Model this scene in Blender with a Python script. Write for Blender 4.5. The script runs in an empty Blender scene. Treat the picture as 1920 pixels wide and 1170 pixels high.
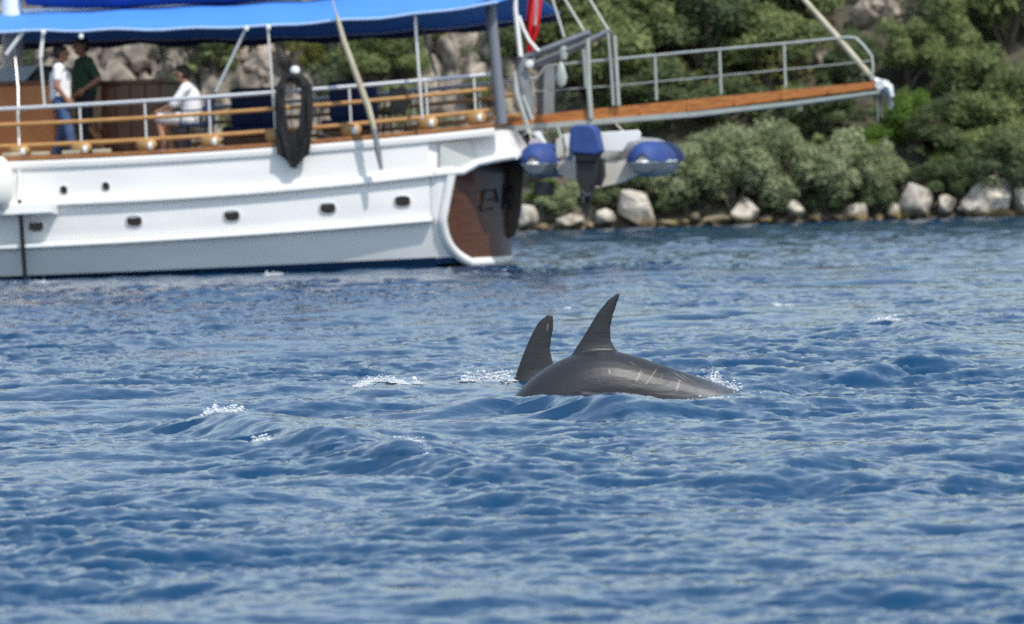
import bpy, bmesh, math, random
import numpy as np
from mathutils import Vector, Matrix

random.seed(7)
SC = bpy.context.scene
COL = SC.collection
R = math.radians

# ------------------------------------------------------------------ camera, sky, sun, exposure
FPX = 8000.0                       # focal length in photo pixels (photo is 1920 px wide)
CAMH, PITCH, ROLL = 1.13, R(1.625), R(1.8)
fwd = Vector((0, math.cos(PITCH), -math.sin(PITCH)))
r0, u0 = Vector((1, 0, 0)), Vector((0, math.sin(PITCH), math.cos(PITCH)))
right = r0 * math.cos(ROLL) - u0 * math.sin(ROLL)
up = u0 * math.cos(ROLL) + r0 * math.sin(ROLL)
CAM = Vector((0, 0, CAMH))
cam = bpy.data.cameras.new('camera')
cam.sensor_width = 36.0
cam.lens = FPX / 1920 * 36
cam.clip_start, cam.clip_end = 0.5, 3000
cam.dof.use_dof = True
cam.dof.focus_distance = 22.4
cam.dof.aperture_fstop = 4.8
co = bpy.data.objects.new('camera', cam)
COL.objects.link(co)
co.matrix_world = Matrix(((right.x, up.x, -fwd.x, CAM.x), (right.y, up.y, -fwd.y, CAM.y),
                          (right.z, up.z, -fwd.z, CAM.z), (0, 0, 0, 1)))
SC.camera = co

SUN = Vector((0.36, -0.48, 0.80)).normalized()      # towards the sun
W = bpy.data.worlds.new('World')
SC.world = W
W.use_nodes = True
nt = W.node_tree
bg = nt.nodes['Background']
sky = nt.nodes.new('ShaderNodeTexSky')
sky.sky_type = 'NISHITA'
sky.sun_disc = False
sky.sun_elevation = math.asin(SUN.z)
sky.sun_rotation = math.atan2(SUN.x, SUN.y)
sky.air_density, sky.dust_density, sky.ozone_density = 1.6, 0.8, 2.5
veil = nt.nodes.new('ShaderNodeMix')            # thin even veil of high cloud over the whole sky
veil.data_type = 'RGBA'
veil.inputs['Factor'].default_value = 0.28
veil.inputs['B'].default_value = (4.6, 5.1, 6.0, 1)
nt.links.new(sky.outputs[0], veil.inputs['A'])
nt.links.new(veil.outputs['Result'], bg.inputs[0])
bg.inputs[1].default_value = 0.15
sl = bpy.data.lights.new('sun', 'SUN')
sl.energy, sl.angle, sl.color = 3.3, R(0.5), (1.0, 0.95, 0.87)
so = bpy.data.objects.new('sun', sl)
COL.objects.link(so)
so.rotation_euler = SUN.to_track_quat('Z', 'Y').to_euler()
so.location = (20, -20, 40)
SC.view_settings.view_transform = 'Standard'
SC.view_settings.look = 'None'
SC.view_settings.exposure = 0.32
SC.view_settings.gamma = 1.0
SC.view_settings.use_curve_mapping = False
SC.cycles.max_bounces = 6
SC.cycles.use_denoising = False

# ------------------------------------------------------------------ photo pixel -> ray helpers
def ray(px, py):
    return fwd + right * ((px - 960) / FPX) + up * ((585 - py) / FPX)

def on_z(px, py, z=0.0):
    d = ray(px, py)
    return CAM + d * ((z - CAM.z) / d.z)

def on_y(px, py, y):
    d = ray(px, py)
    return CAM + d * (y / d.y)

# ------------------------------------------------------------------ materials
def mat(name, col, rough=0.6, metal=0.0, var=0.0, vscale=6.0, col2=None, bump=0.0, bscale=20.0, spec=None, coat=0.0,
        stretch=(1, 1, 1), detail=4.0):
    m = bpy.data.materials.new(name)
    m.use_nodes = True
    n, l = m.node_tree.nodes, m.node_tree.links
    b = n['Principled BSDF']
    b.inputs['Base Color'].default_value = (*col, 1)
    b.inputs['Roughness'].default_value = rough
    b.inputs['Metallic'].default_value = metal
    if spec is not None:
        b.inputs['Specular IOR Level'].default_value = spec
    if coat:
        b.inputs['Coat Weight'].default_value = coat
        b.inputs['Coat Roughness'].default_value = 0.15
    if var or col2 or bump:
        tc = n.new('ShaderNodeTexCoord')
        mp = n.new('ShaderNodeMapping')
        mp.inputs['Scale'].default_value = stretch
        l.new(tc.outputs['Object'], mp.inputs[0])
    if var or col2:
        t = n.new('ShaderNodeTexNoise')
        t.inputs['Scale'].default_value = vscale
        t.inputs['Detail'].default_value = detail
        l.new(mp.outputs[0], t.inputs['Vector'])
        rp = n.new('ShaderNodeValToRGB')
        c2 = col2 or tuple(c * (1 - var) for c in col)
        c1 = col if col2 else tuple(min(1, c * (1 + var * .5)) for c in col)
        rp.color_ramp.elements[0].position, rp.color_ramp.elements[1].position = 0.35, 0.65
        rp.color_ramp.elements[0].color = (*c2, 1)
        rp.color_ramp.elements[1].color = (*c1, 1)
        l.new(t.outputs[0], rp.inputs[0])
        l.new(rp.outputs[0], b.inputs['Base Color'])
    if bump:
        t2 = n.new('ShaderNodeTexNoise')
        t2.inputs['Scale'].default_value = bscale
        t2.inputs['Detail'].default_value = 5
        l.new(mp.outputs[0], t2.inputs['Vector'])
        bp = n.new('ShaderNodeBump')
        bp.inputs['Strength'].default_value = bump
        bp.inputs['Distance'].default_value = 0.02
        l.new(t2.outputs[0], bp.inputs['Height'])
        l.new(bp.outputs[0], b.inputs['Normal'])
    return m

M = {}
M['hull'] = mat('white_hull_paint', (.83, .82, .795), .32, var=.06, vscale=1.2, stretch=(.5, 1, 3), coat=.2)
M['white'] = mat('white_paint', (.8, .8, .78), .4)
M['boot'] = mat('blue_boot_topping', (.012, .04, .10), .4)
M['cap'] = mat('oiled_wood', (.36, .15, .045), .45, col2=(.22, .085, .028), vscale=5, stretch=(1, 8, 8), bump=.15, bscale=8)
M['rail'] = mat('golden_rail_wood', (.52, .29, .11), .4, col2=(.40, .20, .065), vscale=5, stretch=(1, 8, 8))
M['knob'] = mat('pale_turned_wood', (.46, .28, .11), .45, col2=(.30, .16, .05), vscale=9)
M['cabin'] = mat('mahogany_panel', (.56, .20, .05), .38, col2=(.40, .135, .034), vscale=3, stretch=(1, 1, .25), coat=.3)
M['cabin_dark'] = mat('dark_mahogany', (.15, .048, .020), .4, col2=(.09, .03, .014), vscale=3, stretch=(1, 1, .25), coat=.3)
M['gang'] = mat('orange_teak', (.50, .19, .045), .45, col2=(.34, .11, .025), vscale=4, stretch=(1.5, 6, 6), bump=.1, bscale=10)
M['transom'] = mat('varnished_transom_wood', (.125, .046, .02), .3, col2=(.075, .028, .014), vscale=4, stretch=(1, .5, 6), coat=.4)
M['rudder'] = mat('dark_rudder_wood', (.050, .036, .032), .45, var=.4, vscale=4)
M['letter'] = mat('dark_blue_lettering', (.018, .042, .085), .4)
M['steel'] = mat('brushed_steel', (.74, .74, .73), .38, metal=.55)
M['galv'] = mat('grey_painted_metal', (.22, .235, .25), .45, metal=.3, var=.15)
M['pale_metal'] = mat('pale_grey_metal', (.40, .43, .40), .45, metal=.2, var=.1)
M['post'] = mat('blue_grey_post', (.16, .17, .20), .5)
M['awning'] = mat('blue_awning_cloth', (.058, .24, .72), .75, var=.08, vscale=2, stretch=(.4, 2, 2), bump=.25, bscale=3)
M['navy'] = mat('navy_canvas', (.012, .030, .11), .8, var=.35, vscale=3, bump=.3, bscale=5)
M['sailbag'] = mat('royal_blue_canvas', (.010, .055, .26), .75, var=.25, vscale=3, bump=.3, bscale=4)
M['dinghyblue'] = mat('blue_tube_cover', (.022, .058, .22), .7, var=.2, vscale=6, bump=.3, bscale=9)
M['hypalon'] = mat('grey_hypalon', (.36, .37, .37), .5, var=.15, vscale=6)
M['cream'] = mat('cream_gelcoat', (.62, .58, .50), .4, var=.12, vscale=5)
M['black'] = mat('black_rubber', (.012, .012, .014), .45)
M['net'] = mat('black_netting', (.010, .010, .012), .8, var=.4, vscale=16, bump=.8, bscale=24)
M['spar'] = mat('weathered_spar', (.50, .46, .34), .6, col2=(.36, .32, .22), vscale=6, stretch=(1, 1, .4))
M['red'] = mat('red_flag_cloth', (.62, .012, .02), .75, var=.15, vscale=4)
M['glass'] = mat('dark_port_glass', (.008, .009, .011), .12)
M['skin'] = mat('skin', (.42, .22, .14), .55)
M['tan'] = mat('tanned_skin', (.30, .14, .085), .55)
M['hair'] = mat('dark_hair', (.012, .009, .008), .6)
M['tee'] = mat('white_cotton', (.78, .78, .80), .85, bump=.3, bscale=14)
M['green'] = mat('green_cotton', (.022, .062, .035), .85, bump=.3, bscale=14)
M['jeans'] = mat('blue_denim', (.055, .10, .22), .85, var=.35, vscale=7)
M['darkcloth'] = mat('dark_trousers', (.010, .014, .028), .85)
M['rope'] = mat('pale_rope', (.55, .54, .48), .8)
M['buoy'] = mat('white_fender_vinyl', (.74, .74, .70), .45, var=.06)
M['deck'] = mat('teak_deck', (.30, .17, .08), .6, col2=(.22, .12, .05), vscale=5, stretch=(1, 12, 1))
M['panelgrey'] = mat('pale_blue_grey_sheet', (.36, .42, .50), .35)

# ------------------------------------------------------------------ mesh builder
class MB:
    def __init__(s):
        s.v, s.f, s.mi = [], [], []
    def add(s, vs, fs, mi=0):
        o = len(s.v)
        s.v += [tuple(v) for v in vs]
        s.f += [tuple(i + o for i in f) for f in fs]
        s.mi += [mi] * len(fs)
        return s
    def box(s, lo, hi, mi=0):
        x0, y0, z0 = lo; x1, y1, z1 = hi
        vs = [(x0, y0, z0), (x1, y0, z0), (x1, y1, z0), (x0, y1, z0), (x0, y0, z1), (x1, y0, z1), (x1, y1, z1), (x0, y1, z1)]
        return s.add(vs, [(0, 3, 2, 1), (4, 5, 6, 7), (0, 1, 5, 4), (1, 2, 6, 5), (2, 3, 7, 6), (3, 0, 4, 7)], mi)
    def tube(s, pts, rad, n=8, mi=0, flat=1.0, caps=True):
        pts = [Vector(p) for p in pts]
        if not isinstance(rad, (list, tuple)):
            rad = [rad] * len(pts)
        vs, fs = [], []
        prev = None
        for i, p in enumerate(pts):
            t = (pts[min(i + 1, len(pts) - 1)] - pts[max(i - 1, 0)])
            t = t.normalized() if t.length > 1e-9 else Vector((0, 0, 1))
            if prev is None:
                a = t.cross(Vector((0, 0, 1)))
                if a.length < 1e-3:
                    a = t.cross(Vector((0, 1, 0)))
            else:
                a = prev - t * prev.dot(t)
            a.normalize()
            prev = a
            b = t.cross(a)
            for k in range(n):
                an = 2 * math.pi * k / n
                vs.append(p + a * math.cos(an) * rad[i] + b * math.sin(an) * rad[i] * flat)
        for i in range(len(pts) - 1):
            for k in range(n):
                k2 = (k + 1) % n
                fs.append((i * n + k, i * n + k2, (i + 1) * n + k2, (i + 1) * n + k))
        if caps:
            fs.append(tuple(range(n - 1, -1, -1)))
            fs.append(tuple(range((len(pts) - 1) * n, len(pts) * n)))
        return s.add(vs, fs, mi)
    def lathe(s, prof, n=16, org=(0, 0, 0), axis='z', mi=0, sx=1, sy=1):
        vs, fs = [], []
        for (r, z) in prof:
            for k in range(n):
                a = 2 * math.pi * k / n
                p = (r * math.cos(a) * sx, r * math.sin(a) * sy, z)
                if axis == 'y':
                    p = (p[0], p[2], p[1])
                elif axis == 'x':
                    p = (p[2], p[0], p[1])
                vs.append((p[0] + org[0], p[1] + org[1], p[2] + org[2]))
        m = len(prof)
        for i in range(m - 1):
            for k in range(n):
                k2 = (k + 1) % n
                fs.append((i * n + k, i * n + k2, (i + 1) * n + k2, (i + 1) * n + k))
        fs.append(tuple(range(n - 1, -1, -1)))
        fs.append(tuple(range((m - 1) * n, m * n)))
        return s.add(vs, fs, mi)
    def grid(s, P, mi=0, close=False):
        nr, nc = len(P), len(P[0])
        vs = [p for row in P for p in row]
        fs = []
        for i in range(nr - 1):
            for j in range(nc - 1):
                fs.append((i * nc + j, i * nc + j + 1, (i + 1) * nc + j + 1, (i + 1) * nc + j))
        return s.add(vs, fs, mi)
    def prism(s, poly, y0, y1, mi=0):          # polygon in (x, z) extruded along y
        n = len(poly)
        vs = [(x, y0, z) for x, z in poly] + [(x, y1, z) for x, z in poly]
        fs = [tuple(range(n)), tuple(range(2 * n - 1, n - 1, -1))]
        for k in range(n):
            k2 = (k + 1) % n
            fs.append((k, n + k, n + k2, k2))
        return s.add(vs, fs, mi)
    def mesh(s, name, mats):
        me = bpy.data.meshes.new(name)
        me.from_pydata(s.v, [], s.f)
        for m_ in (mats if isinstance(mats, (list, tuple)) else [mats]):
            me.materials.append(m_)
        me.polygons.foreach_set('material_index', s.mi)
        bm = bmesh.new(); bm.from_mesh(me)
        bmesh.ops.recalc_face_normals(bm, faces=bm.faces)
        bm.to_mesh(me); bm.free()
        return me
    def build(s, name, mats, parent=None, smooth=True, bevel=0.0):
        me = s.mesh(name, mats)
        o = bpy.data.objects.new(name, me)
        COL.objects.link(o)
        if parent is not None:
            o.parent = parent
        if smooth:
            me.polygons.foreach_set('use_smooth', [True] * len(me.polygons))
            me.set_sharp_from_angle(angle=R(38))
        if bevel:
            md = o.modifiers.new('bevel', 'BEVEL')
            md.width, md.segments, md.limit_method = bevel, 2, 'ANGLE'
        return o

def tag(o, label=None, cat=None, group=None, kind=None):
    if label: o['label'] = label
    if cat: o['category'] = cat
    if group: o['group'] = group
    if kind: o['kind'] = kind
    return o

def empty(name, loc=(0, 0, 0), rz=0.0):
    o = bpy.data.objects.new(name, None)
    COL.objects.link(o)
    o.location = loc
    o.rotation_euler = (0, 0, rz)
    o.empty_display_size = .1
    return o

def npmesh(name, V, F, material, smooth=False):
    me = bpy.data.meshes.new(name)
    nv, nf, k = len(V), len(F), F.shape[1]
    me.vertices.add(nv); me.vertices.foreach_set('co', np.ascontiguousarray(V, dtype=np.float32).ravel())
    me.loops.add(nf * k); me.loops.foreach_set('vertex_index', np.ascontiguousarray(F, dtype=np.int32).ravel())
    me.polygons.add(nf)
    me.polygons.foreach_set('loop_start', np.arange(0, nf * k, k, dtype=np.int32))
    if smooth:
        me.polygons.foreach_set('use_smooth', np.ones(nf, dtype=bool))
    me.update(calc_edges=True)
    for m_ in (material if isinstance(material, (list, tuple)) else [material]):
        me.materials.append(m_)
    return me

# ------------------------------------------------------------------ numpy noise
def _hash(ix, iy, iz, s):
    h = (ix * 374761393 + iy * 668265263 + iz * 2147483647 + s * 1274126177) & 0xffffffff
    h = ((h ^ (h >> 13)) * 1274126177) & 0xffffffff
    h = (h ^ (h >> 16)) & 0xffffffff
    return h.astype(np.float64) / 4294967295.0

def vnoise(x, y, z, s=0):
    xi, yi, zi = np.floor(x).astype(np.int64), np.floor(y).astype(np.int64), np.floor(z).astype(np.int64)
    fx, fy, fz = x - xi, y - yi, z - zi
    fx, fy, fz = [f * f * f * (f * (f * 6 - 15) + 10) for f in (fx, fy, fz)]
    r = 0
    for dx in (0, 1):
        for dy in (0, 1):
            for dz in (0, 1):
                w = (fx if dx else 1 - fx) * (fy if dy else 1 - fy) * (fz if dz else 1 - fz)
                r = r + w * _hash(xi + dx, yi + dy, zi + dz, s)
    return r * 2 - 1

def fbm(x, y, z, s=0, o=4, ridged=False):
    r, a, t = 0, 1.0, 0
    for k in range(o):
        n_ = vnoise(x * 2 ** k, y * 2 ** k, z * 2 ** k, s + k)
        r = r + a * ((1 - 2 * np.abs(n_)) if ridged else n_)
        t += a
        a *= .5
    return r / t

def cells(x, y, z, s=0):
    """distance to nearest and second nearest random point, and the id of the nearest"""
    xi, yi, zi = [np.floor(q).astype(np.int64) for q in (x, y, z)]
    d1 = np.full(x.shape, 9.); d2 = np.full(x.shape, 9.); idn = np.zeros(x.shape)
    for dx in (-1, 0, 1):
        for dy in (-1, 0, 1):
            for dz in (-1, 0, 1):
                a, b, c = xi + dx, yi + dy, zi + dz
                d = np.sqrt((a + _hash(a, b, c, s) - x) ** 2 + (b + _hash(a, b, c, s + 1) - y) ** 2 + (c + _hash(a, b, c, s + 2) - z) ** 2)
                v = _hash(a, b, c, s + 3)
                n_ = d < d1
                d2 = np.where(n_, d1, np.minimum(d2, d))
                idn = np.where(n_, v, idn)
                d1 = np.where(n_, d, d1)
    return d1, d2, idn

# ------------------------------------------------------------------ water
def tile(N, L, seed, lam_pk, lam_min, lam_max, rms, wdir, spread):
    rng = np.random.default_rng(seed)
    k1 = 2 * np.pi * np.fft.fftfreq(N, L / N)
    kx, ky = np.meshgrid(k1, k1, indexing='ij')
    k = np.hypot(kx, ky); k[0, 0] = 1e-6
    kp = 2 * np.pi / lam_pk
    c = (kx * math.cos(wdir) + ky * math.sin(wdir)) / k
    S = k ** -3.6 * np.exp(-1.2 * (kp / k) ** 2) * (0.06 + np.abs(c) ** spread)
    S[(k > 2 * np.pi / lam_min) | (k < 2 * np.pi / lam_max)] = 0
    H = np.sqrt(S) * (rng.normal(size=(N, N)) + 1j * rng.normal(size=(N, N)))
    h = np.fft.ifft2(H)
    g = rms / h.real.std()
    dx = np.fft.ifft2(-1j * kx / k * H).real * g
    dy = np.fft.ifft2(-1j * ky / k * H).real * g
    return h.real * g, dx, dy, L

def samp(T, x, y):
    h, dx, dy, L = T
    N = h.shape[0]
    u, v = (x / L * N) % N, (y / L * N) % N
    i, j = np.floor(u).astype(int) % N, np.floor(v).astype(int) % N
    fu, fv = u - np.floor(u), v - np.floor(v)
    i2, j2 = (i + 1) % N, (j + 1) % N
    def s(a):
        return (a[i, j] * (1 - fu) + a[i2, j] * fu) * (1 - fv) + (a[i, j2] * (1 - fu) + a[i2, j2] * fu) * fv
    return s(h), s(dx), s(dy)

WD = R(98)
TA = tile(512, 31.0, 3, 2.2, .7, 9, .017, WD, 3.0)
TB = tile(1024, 11.3, 5, .52, .06, 1.6, .0064, R(84), 4.0)
TC = tile(512, 3.37, 8, .11, .022, .4, .0017, R(100), 2.0)

# wave crests the photograph shows, as ridges: (pixel path, half width m, height m)
RIDGES = [([(330, 772), (430, 778), (560, 800), (700, 832), (800, 852), (930, 866)], .16, .085),
          ([(640, 738), (720, 728), (800, 734), (930, 722)], .12, .05),
          ([(1385, 742), (1440, 722), (1520, 720)], .12, .06),
          ([(1620, 612), (1680, 606), (1790, 632)], .14, .07),
          ([(1400, 596), (1450, 588), (1500, 592)], .14, .05),
          ([(860, 930), (950, 916), (1060, 930)], .10, .05),
          ([(1400, 895), (1500, 872), (1650, 850)], .10, .05),
          ([(1650, 925), (1740, 900), (1830, 880)], .09, .045),
          ([(70, 885), (130, 868), (190, 880)], .09, .045),
          ([(820, 752), (900, 744), (965, 738), (1060, 741), (1140, 751), (1220, 764)], .12, .085),
          ([(1590, 700), (1700, 690), (1830, 688)], .12, .06)]
RSEG = []
for path, hw, hh in RIDGES:
    P = [on_z(px, py, hh * .9) for px, py in path]
    for i in range(len(P) - 1):
        RSEG.append((P[i].x, P[i].y, P[i + 1].x, P[i + 1].y, hw, hh * (.35 if i == 0 else 1), hh * (.35 if i == len(P) - 2 else 1)))

def ridges(x, y):
    out = np.zeros_like(x)
    for ax, ay, bx, by, hw, h0, h1 in RSEG:
        dx, dy = bx - ax, by - ay
        L2 = dx * dx + dy * dy
        t = np.clip(((x - ax) * dx + (y - ay) * dy) / L2, 0, 1)
        qx, qy = x - ax - t * dx, y - ay - t * dy
        d = np.hypot(qx, qy)
        d = np.where(qy > 0, d * .45, d)         # long back, steep face towards the viewer
        out = np.maximum(out, (h0 + (h1 - h0) * t) * np.exp(-(d / hw) ** 2))
    return out

def water_z(x, y):
    x, y = np.atleast_1d(np.asarray(x, float)), np.atleast_1d(np.asarray(y, float))
    return samp(TA, x, y)[0] + samp(TB, x, y)[0] + ridges(x, y)

def build_water():
    fine = np.linspace(-.135, .135, 520)
    side = np.concatenate([np.linspace(.136, .33, 111), .33 + (np.linspace(0, 1, 42)[1:] ** 1.8) * (math.pi - .33)])
    ang = np.concatenate([-side[::-1], fine, side])
    rows = [.4, 1, 1.8, 2.8, 4, 5.2, 6.4, 7.4, 8.2, 8.8]
    d = 9.3
    while d < 119:
        rows.append(d)
        d += .0017 * d + .006
    rows += [122, 130, 150, 190, 260, 400, 700, 1500]
    rows = np.array(rows)
    D, A = np.meshgrid(rows, ang, indexing='ij')
    X, Y = D * np.sin(A), D * np.cos(A)
    fade = np.clip((D - 4) / 5, 0, 1) * np.clip((135 - D) / 12, 0, 1) * np.clip((.7 - np.abs(A)) / .3, 0.15, 1)
    fadec = np.clip((75 - D) / 30, 0, 1)
    a, b, c = samp(TA, X, Y), samp(TB, X, Y), samp(TC, X, Y)
    # gusts: patches of rougher and calmer water
    g = np.clip(1.0 + 1.5 * fbm(X * .55, Y * .22, X * 0, 40, 3), .35, 1.9)
    Z = (a[0] + b[0] * g + c[0] * g * fadec) * fade + ridges(X, Y)
    ch = 1.3
    X2 = X + ch * fade * (a[1] + b[1] * g + .7 * c[1] * g * fadec)
    Y2 = Y + ch * fade * (a[2] + b[2] * g + .7 * c[2] * g * fadec)
    V = np.stack([X2, Y2, Z], -1).reshape(-1, 3)
    nr, nc = D.shape
    idx = np.arange(nr * nc).reshape(nr, nc)
    F = np.stack([idx[:-1, :-1], idx[:-1, 1:], idx[1:, 1:], idx[1:, :-1]], -1).reshape(-1, 4)[:, ::-1]
    m = bpy.data.materials.new('sea_water')
    m.use_nodes = True
    n, l = m.node_tree.nodes, m.node_tree.links
    bs = n['Principled BSDF']
    bs.inputs['Base Color'].default_value = (.004, .041, .102, 1)
    bs.inputs['Roughness'].default_value = .09
    bs.inputs['IOR'].default_value = 1.333
    geo = n.new('ShaderNodeNewGeometry')
    t = n.new('ShaderNodeTexNoise'); t.inputs['Scale'].default_value = 26; t.inputs['Detail'].default_value = 4
    l.new(geo.outputs['Position'], t.inputs['Vector'])
    bp = n.new('ShaderNodeBump'); bp.inputs['Strength'].default_value = .7; bp.inputs['Distance'].default_value = .004
    l.new(t.outputs[0], bp.inputs['Height']); l.new(bp.outputs[0], bs.inputs['Normal'])
    me = npmesh('water', V, F, m, True)
    o = bpy.data.objects.new('water', me)
    COL.objects.link(o)
    tag(o, kind='structure')
build_water()

# ------------------------------------------------------------------ hill
SHORE = 116.0
def hill_z(x, y):
    x, y = np.atleast_1d(np.asarray(x, float)), np.atleast_1d(np.asarray(y, float))
    t = y - SHORE + .5 * vnoise(x * .22, x * 0 + 3.1, x * 0, 5)
    left = 1 / (1 + np.exp((x - .6) / .8))
    zr = np.where(t < 0, t * .8, .55 * (1 - np.exp(-t * 1.2)) + .62 * t)
    zl = np.where(t < 0, t * .8, 1.1 * (1 - np.exp(-t)) + .25 * t + 5.5 / (1 + np.exp(-(t - 5.0) * 1.3)) - 5.5 / (1 + math.exp(6.5)) + .2 * np.maximum(t - 7, 0))
    z = zl * left + zr * (1 - left)
    return np.minimum(z, 9 + 1.2 * vnoise(x * .05, y * .05, x * 0, 9)) + .25 * vnoise(x * .5, y * .5, x * 0, 11) * np.clip(t, 0, 1)

def on_hill(px, py):
    d = ray(px, py)
    best = None
    for y in np.arange(SHORE - 1.5, SHORE + 45, .12):
        p = CAM + d * (y / d.y)
        if p.z <= hill_z(p.x, p.y)[0]:
            return p
        best = p
    return Vector((best.x, best.y, hill_z(best.x, best.y)[0]))

def rock_material():
    m = bpy.data.materials.new('limestone')
    m.use_nodes = True
    n, l = m.node_tree.nodes, m.node_tree.links
    b = n['Principled BSDF']; b.inputs['Roughness'].default_value = .85
    geo = n.new('ShaderNodeNewGeometry')
    t = n.new('ShaderNodeTexNoise'); t.inputs['Scale'].default_value = 2.2; t.inputs['Detail'].default_value = 9; t.inputs['Roughness'].default_value = .65
    l.new(geo.outputs['Position'], t.inputs['Vector'])
    rp = n.new('ShaderNodeValToRGB')
    e = rp.color_ramp.elements
    e[0].position, e[0].color = .34, (.16, .135, .115, 1)
    e[1].position, e[1].color = .62, (.60, .545, .455, 1)
    x = e.new(.47); x.color = (.42, .37, .30, 1)
    l.new(t.outputs[0], rp.inputs[0])
    # tide band: ochre weed just above the water, black wet line under it
    sp = n.new('ShaderNodeSeparateXYZ'); l.new(geo.outputs['Position'], sp.inputs[0])
    t2 = n.new('ShaderNodeTexNoise'); t2.inputs['Scale'].default_value = 3.5
    l.new(geo.outputs['Position'], t2.inputs['Vector'])
    ad = n.new('ShaderNodeMath'); ad.operation = 'MULTIPLY_ADD'; ad.inputs[1].default_value = .35
    l.new(t2.outputs[0], ad.inputs[0]); l.new(sp.outputs['Z'], ad.inputs[2])
    rb = n.new('ShaderNodeMapRange'); rb.inputs['From Min'].default_value = .32; rb.inputs['From Max'].default_value = .48
    rb.inputs['To Min'].default_value = 1; rb.inputs['To Max'].default_value = 0
    l.new(ad.outputs[0], rb.inputs['Value'])
    mx = n.new('ShaderNodeMix'); mx.data_type = 'RGBA'
    l.new(rb.outputs[0], mx.inputs['Factor']); l.new(rp.outputs[0], mx.inputs['A']); mx.inputs['B'].default_value = (.20, .145, .060, 1)
    rb2 = n.new('ShaderNodeMapRange'); rb2.inputs['From Min'].default_value = .19; rb2.inputs['From Max'].default_value = .27
    rb2.inputs['To Min'].default_value = 1; rb2.inputs['To Max'].default_value = 0
    l.new(ad.outputs[0], rb2.inputs['Value'])
    mx2 = n.new('ShaderNodeMix'); mx2.data_type = 'RGBA'
    l.new(rb2.outputs[0], mx2.inputs['Factor']); l.new(mx.outputs['Result'], mx2.inputs['A']); mx2.inputs['B'].default_value = (.045, .04, .02, 1)
    l.new(mx2.outputs['Result'], b.inputs['Base Color'])
    t3 = n.new('ShaderNodeTexNoise'); t3.inputs['Scale'].default_value = 7; t3.inputs['Detail'].default_value = 6
    l.new(geo.outputs['Position'], t3.inputs['Vector'])
    bp = n.new('ShaderNodeBump'); bp.inputs['Strength'].default_value = .8; bp.inputs['Distance'].default_value = .08
    l.new(t3.outputs[0], bp.inputs['Height']); l.new(bp.outputs[0], b.inputs['Normal'])
    return m
M['rock'] = rock_material()

def hill_material():
    m = bpy.data.materials.new('hillside_soil_and_stone')
    m.use_nodes = True
    n, l = m.node_tree.nodes, m.node_tree.links
    b = n['Principled BSDF']; b.inputs['Roughness'].default_value = .9
    geo = n.new('ShaderNodeNewGeometry')
    t = n.new('ShaderNodeTexNoise'); t.inputs['Scale'].default_value = 1.6; t.inputs['Detail'].default_value = 9; t.inputs['Roughness'].default_value = .65
    l.new(geo.outputs['Position'], t.inputs['Vector'])
    rock = n.new('ShaderNodeValToRGB')
    e = rock.color_ramp.elements
    e[0].position, e[0].color = .36, (.13, .11, .095, 1)
    e[1].position, e[1].color = .64, (.42, .36, .29, 1)
    x = e.new(.50); x.color = (.24, .205, .17, 1)
    l.new(t.outputs[0], rock.inputs[0])
    soil = n.new('ShaderNodeValToRGB')
    e = soil.color_ramp.elements
    e[0].position, e[0].color = .35, (.030, .029, .017, 1)
    e[1].position, e[1].color = .7, (.095, .080, .052, 1)
    l.new(t.outputs[0], soil.inputs[0])
    at = n.new('ShaderNodeAttribute'); at.attribute_name = 'rockiness'
    mx = n.new('ShaderNodeMix'); mx.data_type = 'RGBA'
    l.new(at.outputs['Fac'], mx.inputs['Factor']); l.new(soil.outputs[0], mx.inputs['A']); l.new(rock.outputs[0], mx.inputs['B'])
    l.new(mx.outputs['Result'], b.inputs['Base Color'])
    t3 = n.new('ShaderNodeTexNoise'); t3.inputs['Scale'].default_value = 5; t3.inputs['Detail'].default_value = 7
    l.new(geo.outputs['Position'], t3.inputs['Vector'])
    bp = n.new('ShaderNodeBump'); bp.inputs['Strength'].default_value = .9; bp.inputs['Distance'].default_value = .12
    l.new(t3.outputs[0], bp.inputs['Height']); l.new(bp.outputs[0], b.inputs['Normal'])
    return m

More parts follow.
